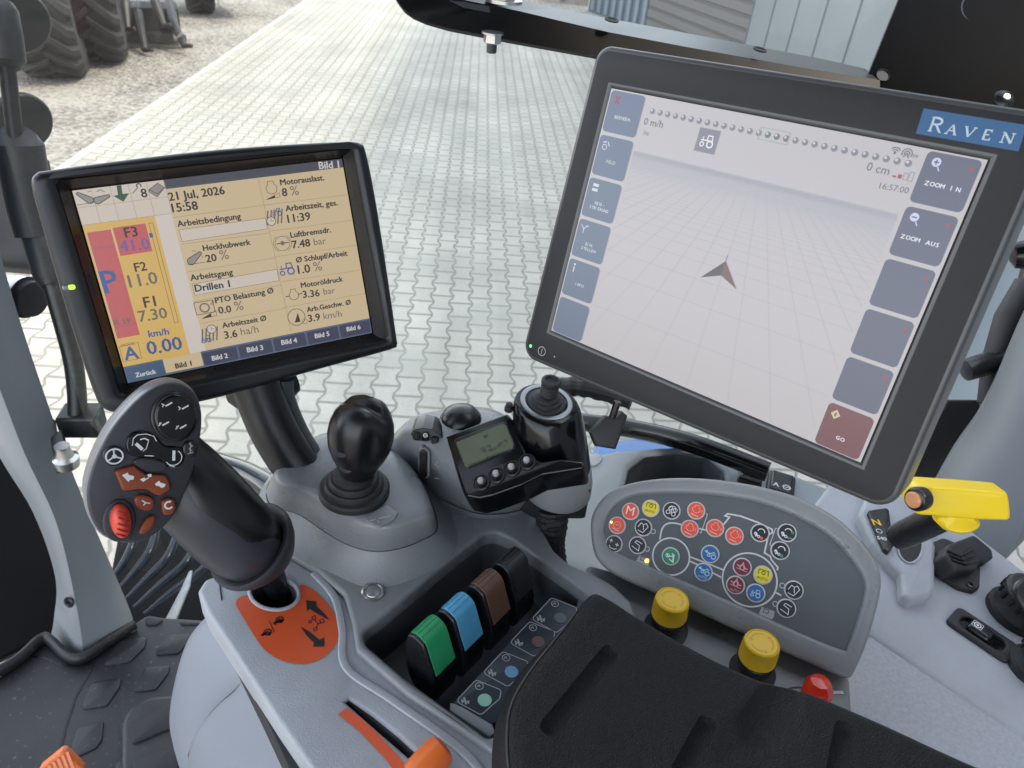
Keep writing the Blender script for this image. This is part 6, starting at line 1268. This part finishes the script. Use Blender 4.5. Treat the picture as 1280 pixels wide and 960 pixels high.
# ================================================================ SWITCH PANEL
swp = thing('switch_panel', tuple(P(920, 780, .70)), 'half oval grey panel of round colour icon buttons around a tractor diagram', 'control panel')
so0 = P(920, 700, .672); sn = -ray(905, 690).normalized(); SPu = P(1000, 724, .64) - P(840, 676, .64)
SPu = SPu - sn * SPu.dot(sn); SW = Plane(so0, SPu, sn.cross(SPu))
oc = [(738, 668), (738, 650), (744, 634), (758, 617), (780, 606), (815, 599), (860, 597), (910, 601), (960, 610), (1005, 624), (1045, 646), (1078, 676), (1096, 702), (1102, 722), (1100, 748), (1086, 800), (1070, 838), (1063, 848), (1050, 846), (990, 820), (900, 779), (830, 747), (768, 719), (748, 702), (741, 688)]
ic = [(757, 673), (756, 658), (763, 640), (777, 627), (800, 619), (850, 617), (900, 620), (950, 629), (995, 646), (1035, 669), (1062, 697), (1078, 722), (1080, 742), (1070, 778), (1059, 808), (1052, 812), (1000, 791), (930, 759), (860, 728), (805, 705), (770, 689)]
SB = SW.off(.0032)
mb = MB(); mb.prism(SB, [tuple(p) for p in spline(SB.px(oc), 3)], -.045, 0, 'plastic_grey', holes=[[tuple(p) for p in spline(SB.px(ic), 3)]], bevel=.0045, seg=4, floor=False); mb.build('bezel', swp, smooth=45)
mb = MB(); l = [tuple(p) for p in spline(SW.px(ic), 3)]; cI = Vector((sum(p[0] for p in l) / len(l), sum(p[1] for p in l) / len(l))); mb.prism(SW, [tuple(cI + (Vector(p) - cI) * 1.03) for p in l], -.004, 0, 'panel_grey'); foil = mb.build('foil', swp)
mb = MB(); w6, w7 = zz(740, 610, 8), zz(860, 640, 6.857); WL = mat('pale diagram line', (.55, .57, .57), .5); SH = .0004
sl_ = lambda cv, *ps: [SW.loc(*cv(*p)) for p in ps]
def circ(cv, p, q): a = Vector(SW.loc(*cv(*p))); b = Vector(SW.loc(*cv(*q))); return a, (b - a).length
cA, rA = circ(w6, (790, 685), (975, 685)); mb.ring(SW, *cA, rA, .0014, SH, WL, n=48)
cB, rB = circ(w7, (527, 580), (762, 580)); mb.ring(SW, *cB, rB, .0014, SH, WL, n=48)
mb.line(SW, [tuple(p) for p in spline(sl_(w6, (680, 515), (690, 450), (712, 390), (760, 355), (830, 352), (900, 368)), 5, False)], .0014, SH, WL); mb.line(SW, sl_(w6, (1060, 402), (1150, 425)), .0014, SH, WL)
mb.line(SW, sl_(w7, (20, 385), (165, 440), (300, 495)), .0014, SH, WL); mb.line(SW, sl_(w7, (18, 422), (80, 450), (285, 560)), .0014, SH, WL)
mb.line(SW, sl_(w7, (305, 108), (355, 45), (318, 32), (340, 15), (450, 35), (600, 90), (720, 148), (725, 175), (690, 195), (655, 350), (705, 380), (715, 410), (770, 475), (765, 500)), .0014, SH, WL)
mb.line(SW, sl_(w7, (740, 685), (800, 715)), .0014, SH, WL); mb.line(SW, sl_(w7, (772, 692), (780, 708)), .0010, SH, WL)
mb.line(SW, sl_(w6, (1140, 255), (1155, 265), (1090, 450), (1075, 440)), .0006, SH, WL); mb.line(SW, sl_(w7, (765, 142), (750, 140), (700, 280), (710, 290)), .0006, SH, WL)
mb.line(SW, sl_(w6, (486, 470), (482, 490)), .0006, SH, WL); mb.line(SW, sl_(w7, (435, 535), (430, 555)), .0006, SH, WL); mb.line(SW, sl_(w7, (875, 740), (872, 755)), .0006, SH, WL)
for cv, p in ((w6, (612, 435)), (w6, (552, 610)), (w7, (808, 630)), (w7, (748, 788))): mb.ring(SW, *SW.loc(*cv(*p)), .0021, .0006, SH, WL)
mb.build('diagram', foil, smooth=0, weld=False)
BT = dict(red=mat('signal red foil', (.72, .085, .045), .4), yellow=mat('yellow foil', (.74, .60, .03), .4), black=mat('black foil', (.016, .018, .024), .4), green=mat('green foil', (.02, .24, .11), .4), blue=mat('blue foil', (.02, .12, .34), .4), maroon=mat('maroon foil', (.17, .015, .03), .4))
def pbtn(cv, p, col, icon):
    c = SW.loc(*cv(*p)); r = .0079; tilt = math.radians(0)
    q = MB(); q.lathe(SW.pt(*c), SW.n, [(r * 1.05, -.001), (r * 1.05, .0003), (r, .0004), (r, .0016), (r * .96, .0021), (r * .90, .0023)], WL, 28); q.disc(SW, *c, r * .9, .00232, BT[col]); 
    q.fill(SW, [ell(*c, r * .87, r * .87, 28)], .0025, BT[col]); o = q.build('icon_button', swp)
    q = MB(); h = .0028; m = 'white' if col not in ('yellow',) else 'ink'; s = r
    if col == 'red' and icon != 'M': m = mat('pale red print', (.80, .36, .30), .5)
    if col in ('maroon',): m = mat('pink print', (.62, .36, .40), .5)
    if col == 'blue': m = mat('pale blue print', (.42, .58, .74), .5)
    Q = lambda x, y: (c[0] + x * s, c[1] + y * s); w = s * .075
    if icon == 'M': q.text(SW, 'M', *Q(-.46, -.42), *Q(.46, -.42), h, m)
    if icon == 'pto': q.line(SW, [Q(-.55, .0), Q(-.5, .55), Q(.5, .55), Q(.55, .0)], w, h, m); q.ring(SW, *Q(0, .25), s * .18, w, h, m); q.text(SW, 'AUTO', *Q(-.58, -.52), *Q(.58, -.52), h, m)
    if icon == 'mot':
        q.line(SW, [Q(-.2, .62), Q(.2, .62), Q(.2, .42), Q(.45, .2), Q(.42, -.05), Q(.15, -.25), Q(-.15, -.25), Q(-.42, -.05), Q(-.45, .2), Q(-.2, .42)], w, h, m, True); q.line(SW, [Q(-.5, -.48), Q(.4, -.66)], w * 1.8, h, m); q.line(SW, [Q(.6, .2), Q(.72, .05), Q(.62, -.1)], w, h, m)
    if icon == 'light': q.ring(SW, *Q(0, 0), s * .42, w, h, m); q.line(SW, [Q(-.25, .05), Q(.25, .05)], w, h, m); q.disc(SW, *Q(-.75, .15), s * .16, h + .0001, mat('amber diode', (.5, .6, .1), .3, emit=(.6, 1, .2), estr=.3)); q.line(SW, [Q(-.5, -.45), Q(.4, -.62)], w * 1.6, h, m)
    if icon == 'wheels':
        for x, y in ((-.35, -.25), (.3, -.35), (-.15, .25), (.4, .15)): q.ring(SW, *Q(x, y), s * .22, w, h, m)
        q.line(SW, [Q(-.4, .1), Q(-.1, .55), Q(.35, .5), Q(.45, .1)], w, h, m); q.line(SW, [Q(0, -.35), Q(0, .3)], w, h, m)
    if icon == 'hitch1': q.line(SW, [Q(-.55, -.45), Q(.1, -.6), Q(.55, .2), Q(.25, .55), Q(-.05, .3), Q(.1, -.3)], w, h, m); q.line(SW, [Q(-.6, -.1), Q(-.35, .45), Q(-.1, .35)], w, h, m)
    if icon == 'hitch2': q.line(SW, [Q(-.6, -.25), Q(.3, -.6), Q(.25, .0), Q(-.35, .25), Q(-.2, .5), Q(.5, .3)], w, h, m)
    if icon == 'pm': 
        for x, y in ((-.4, .3), (.4, .0)): q.line(SW, [Q(x - .22, y), Q(x + .22, y)], w, h, m); q.line(SW, [Q(x, y - .22), Q(x, y + .22)], w, h, m)
        q.line(SW, [Q(-.5, -.3), Q(-.3, -.55), Q(.2, -.6), Q(.45, -.45)], w, h, m)
    if icon == 'steer': q.line(SW, [Q(-.5, .2), Q(-.3, -.1), Q(.3, .1), Q(.1, .4)], w * 1.6, h, m); q.ring(SW, *Q(-.35, .0), s * .2, w, h, m); q.line(SW, [Q(.3, .3), Q(.4, -.5)], w * 2.4, h, m); q.line(SW, [Q(-.1, -.35), Q(.5, -.6)], w * 1.8, h, m)
    if icon in ('trac', 'tracauto'):
        yo = .05 if icon == 'trac' else .22; q.poly(SW, [Q(-.7, yo + .12), Q(-.35, yo + .35), Q(-.35, yo - .05)], h, m); q.line(SW, [Q(-.4, yo + .12), Q(.0, yo - .02), Q(.35, yo + .22), Q(.55, yo + .12)], w * 1.5, h, m); q.ring(SW, *Q(.42, yo - .28), s * .24, w * 1.4, h, m); q.ring(SW, *Q(-.12, yo - .2), s * .15, w * 1.3, h, m)
        if icon == 'tracauto': q.text(SW, 'AUTO', *Q(-.52, -.68), *Q(.5, -.68), h, m)
    if icon == 'bigtrac': tractor(q, SW, c[0], c[1], s * .62, m, h)
    if icon in ('axle', 'axleauto'):
        yo = 0 if icon == 'axle' else .2; q.line(SW, [Q(-.6, yo + .1), Q(-.2, yo - .05), Q(0, yo + .5), Q(.2, yo - .05), Q(.6, yo - .1)], w * 1.6, h, m); q.ring(SW, *Q(0, yo - .05), s * .26, w * 1.6, h, m); q.line(SW, [Q(-.6, yo - .25), Q(.6, yo - .4)], w, h, m)
        if icon == 'axleauto': q.text(SW, 'AUTO', *Q(-.5, -.7), *Q(.5, -.7), h, m)
    if icon in ('turnr', 'turng', 'turna'):
        q.ring(SW, *Q(.1, .1), s * .38, w * 1.2, h, m, 0, 170); q.line(SW, [Q(-.55, -.1), Q(-.2, -.35), Q(-.45, -.5)], w * 1.4, h, m); q.ring(SW, *Q(-.45, -.2), s * .14, w, h, m); q.ring(SW, *Q(-.05, -.45), s * .12, w, h, m)
        q.disc(SW, *Q(.28, -.55) if icon != 'turna' else Q(.55, .15), s * .18, h + .0001, BT['red'] if icon == 'turnr' else BT['green'])
        if icon == 'turna': q.text(SW, 'AUTO', *Q(.05, -.6), *Q(.75, -.6), h, m)
    q.build('icon', o, smooth=0, weld=False)
for cv, p, col, ic_ in ((w6, (386, 233), 'red', 'M'), (w6, (588, 202), 'yellow', 'pto'), (w6, (797, 227), 'black', 'wheels'), (w6, (254, 373), 'red', 'light'), (w6, (515, 395), 'black', 'hitch1'), (w6, (222, 558), 'black', 'pm'), (w6, (457, 572), 'black', 'hitch2'), (w6, (1042, 226), 'red', 'mot'), (w6, (978, 407), 'red', 'mot'),
    (w7, (231, 138), 'red', 'mot'), (w7, (398, 204), 'red', 'mot'), (w6, (788, 682), 'green', 'steer'), (w7, (190, 360), 'blue', 'trac'), (w7, (133, 514), 'blue', 'tracauto'), (w7, (465, 471), 'maroon', 'axle'), (w7, (407, 625), 'maroon', 'axleauto'), (w7, (641, 540), 'yellow', 'pto'), (w7, (580, 694), 'blue', 'bigtrac'), (w7, (617, 179), 'black', 'turnr'), (w7, (848, 178), 'black', 'turna'), (w7, (789, 330), 'black', 'turng'), (w7, (906, 669), 'black', 'hitch1'), (w7, (842, 824), 'black', 'hitch2')): pbtn(cv, p, col, ic_)
for cv, pts, on in ((w6, ((440, 735), (472, 672), (580, 705), (575, 740), (560, 800)), 1), (w7, ((605, 875), (632, 812), (740, 850), (738, 890), (720, 922)), 0)):
    mb = MB(); mb.poly(SW, sl_(cv, *pts), SH, 'grey_print'); a, b, c__ = Vector(SW.loc(*cv(*pts[1]))), Vector(SW.loc(*cv(*pts[2]))), Vector(SW.loc(*cv(*pts[0]))); m_ = (a + b + c__) / 3 + (b - a) * .1; mb.frame(SW, m_.x - .002, m_.y - .0016, m_.x + .002, m_.y + .0016, .0005, SH + .0003, 'ink')
    if on: mb.disc(SW, *SW.loc(*cv(548, 728)), .0019, SH + .0004, mat('orange diode', (.8, .5, .1), .3, emit=(1, .55, .08), estr=.6))
    mb.build('indicator', swp, smooth=0)
# scuffs on the rim
mb = MB(); sc2 = SW.off(.0035)
for cx0, cy0, n_, sp in ((1058, 684, 16, 9), (1032, 668, 10, 14), (1000, 650, 10, 16), (990, 644, 8, 8)):
    for _ in range(n_):
        x, y = cx0 + random.gauss(0, sp * .5), cy0 + random.gauss(0, sp * .28) ; c_ = sc2.loc(x, y); q = [(c_[0] + random.uniform(.2, 1) * .0008 * math.cos(a), c_[1] + random.uniform(.2, 1) * .0008 * math.sin(a)) for a in (0, 1.2, 2.5, 3.7, 5)]; mb.poly(sc2, q, 0, mat('worn scuff', (.10, .105, .11), .6))
mb.build('scuff', swp, smooth=0)
# ledge under the panel, with the knobs
KZ = HZ(-.545); ped = thing('knob_ledge', tuple(KZ.hit(920, 820)), 'narrow grey ledge between the switch panel and the armrest carrying the yellow knobs', 'ledge')
mb = MB(); mb.prism(KZ, rounded(KZ.px([(735, 705), (770, 715), (900, 775), (1062, 846), (1066, 900), (1062, 940), (760, 940), (720, 760)]), .004), -.06, 0, 'plastic_grey', bevel=.003); mb.build('shelf', ped)
def knob(px, label, r=.0158):
    o = KZ.hit(*px); ax = (UP * 1 - RT * .02 + FW * .05).normalized(); q = thing('push_pull_knob', tuple(o), label, 'knob', 'yellow knobs beside the armrest')
    m_ = MB(); m_.lathe(o, ax, [(r * 1.25, 0), (r * 1.25, .002), (r * .95, .004), (r * .8, .006), (r * .8, .013)], 'black_matt', 32); m_.build('base', q)
    m_ = MB(); m_.lathe(o + ax * .012, ax, [(r * .8, 0), (r * 1.02, .001), (r * 1.04, .007), (r * 1.0, .0085), (r * .95, .009)], 'black', 36); m_.build('black_collar', q)
    m_ = MB(); m_.lathe(o + ax * .021, ax, [(r * .99, -.001), (r * 1.0, .0), (r * .955, .0155), (r * .90, .0180), (r * .80, .0188), (r * .78, .0183), (r * .001, .0180)], 'yellow', 44); c = m_.build('cap', q, smooth=40)
    pl = Plane(o + ax * .0392, RT - ax * RT.dot(ax), FW - ax * FW.dot(ax)); m_ = MB()
    for a in (0, 120, 240): m_.ring(pl, 0, 0, r * .58, .0012, .0002, 'knob_mark', a + 15, a + 90, 10); aa = math.radians(a + 95); m_.poly(pl, [(r * .44 * math.cos(aa), r * .44 * math.sin(aa)), (r * .72 * math.cos(aa), r * .72 * math.sin(aa)), (r * .58 * math.cos(aa + .32), r * .58 * math.sin(aa + .32))], .0002, 'knob_mark')
    m_.build('cap_mark', c, smooth=0)
G['knob_mark'] = mat('darker yellow relief', (.62, .36, .01), .45)
knob((832, 786), 'yellow push knob under the green button of the switch panel'); knob((940, 840), 'yellow push knob beside the red peg under the switch panel')
rk = thing('red_peg', tuple(KZ.hit(1018, 880)), 'small shiny red peg switch between armrest and switch panel', 'switch'); o_ = KZ.hit(1016, 880)
ra = (UP + RT * .05 + FW * .1).normalized(); mb = MB(); mb.lathe(o_, ra, [(.0125, 0), (.0120, .008), (.0125, .014), (.0115, .022), (.008, .0275), (.003, .0290), (.0005, .0292)], mat('shiny red', (.66, .03, .012), .16, coat=.5), 9); mb.build('peg', rk, smooth=22)
mb = MB(); mb.ring(KZ, *KZ.loc(1010, 892), .024, .0012, .0006, 'ink', n=36); mb.line(KZ, [KZ.loc(1040, 866), KZ.loc(1054, 866)], .003, .0006, 'white'); mb.build('dial_mark', ped, smooth=0)
# ================================================================ ARMREST PAD
ap = thing('armrest_pad', tuple(P(850, 930, .52)), 'big black leather armrest pad with pressed grooves', 'armrest')
lo_ = [(733, 752), (700, 790), (650, 842), (626, 886), (617, 930), (618, 985), (640, 1080), (900, 1180), (1370, 1140), (1330, 1008), (1220, 966), (1100, 911), (1020, 880), (992, 870), (942, 856), (872, 822), (803, 782), (757, 752)]
hi_ = [(737, 746), (707, 784), (664, 838), (640, 880), (634, 925), (640, 985), (660, 1080), (900, 1150), (1360, 1110), (1322, 998), (1216, 958), (1100, 905), (1022, 872), (990, 862), (942, 849), (870, 815), (800, 775), (757, 748)]
def lp(pts, z, f=1.0, n=5):
    q = [HZ(z).hit(*p) for p in pts]; c = Vector(); 
    for p in q: c += p
    c /= len(q); return spline([c + (p - c) * f for p in q], n)
zs = ((lo_, -.512, .985), (lo_, -.506, 1.0), (lo_, -.490, 1.004), (hi_, -.463, 1.003), (hi_, -.452, .996), (hi_, -.447, .984), (hi_, -.4455, .968), (hi_, -.445, .90))
mb = MB(); mb.loft([lp(*a) for a in zs], 'leather', True, True); pad = mb.build('cushion', ap, smooth=0)
AT = HZ(-.445)
def groove(a, b, r, dep):
    pa, pb = AT.hit(*a), AT.hit(*b); up = UP * (r - dep); q = MB(); q.tube([pa + up, pb + up], r, 'leather', 16, caps=False); d = (pb - pa).normalized()
    q.bm.free(); q = MB(); ls = []
    for k in range(7): a_ = math.pi / 2 * (1 - k / 6); ls.append((pa + up - d * r * math.sin(a_), max(r * math.cos(a_), 1e-4)))
    for k in range(7): a_ = math.pi / 2 * (k / 6); ls.append((pb + up + d * r * math.sin(a_), max(r * math.cos(a_), 1e-4)))
    q.tube([l[0] for l in ls], [l[1] for l in ls], 'leather', 16); return q.build('cutter', None, smooth=0)
hs_ = lp(hi_, -.4515, 1.0005)
mb = MB(); mb.tube(hs_[3:45], .0011, mat('worn highlit leather edge', (.03, .03, .032), .4, bump=1, bscale=700), 8); mb.build('edge_seam', ap)  # edge paler with wear, and the ridge highlight put into its colour
cutters = [groove((688, 908), (762, 816), .0075, .0042), groove((852, 965), (884, 905), .0075, .0042), groove((1042, 985), (1056, 912), .0075, .0042), groove((978, 868), (946, 915), .026, .0045)]
cut(pad, *cutters)
resharp(pad, 50)
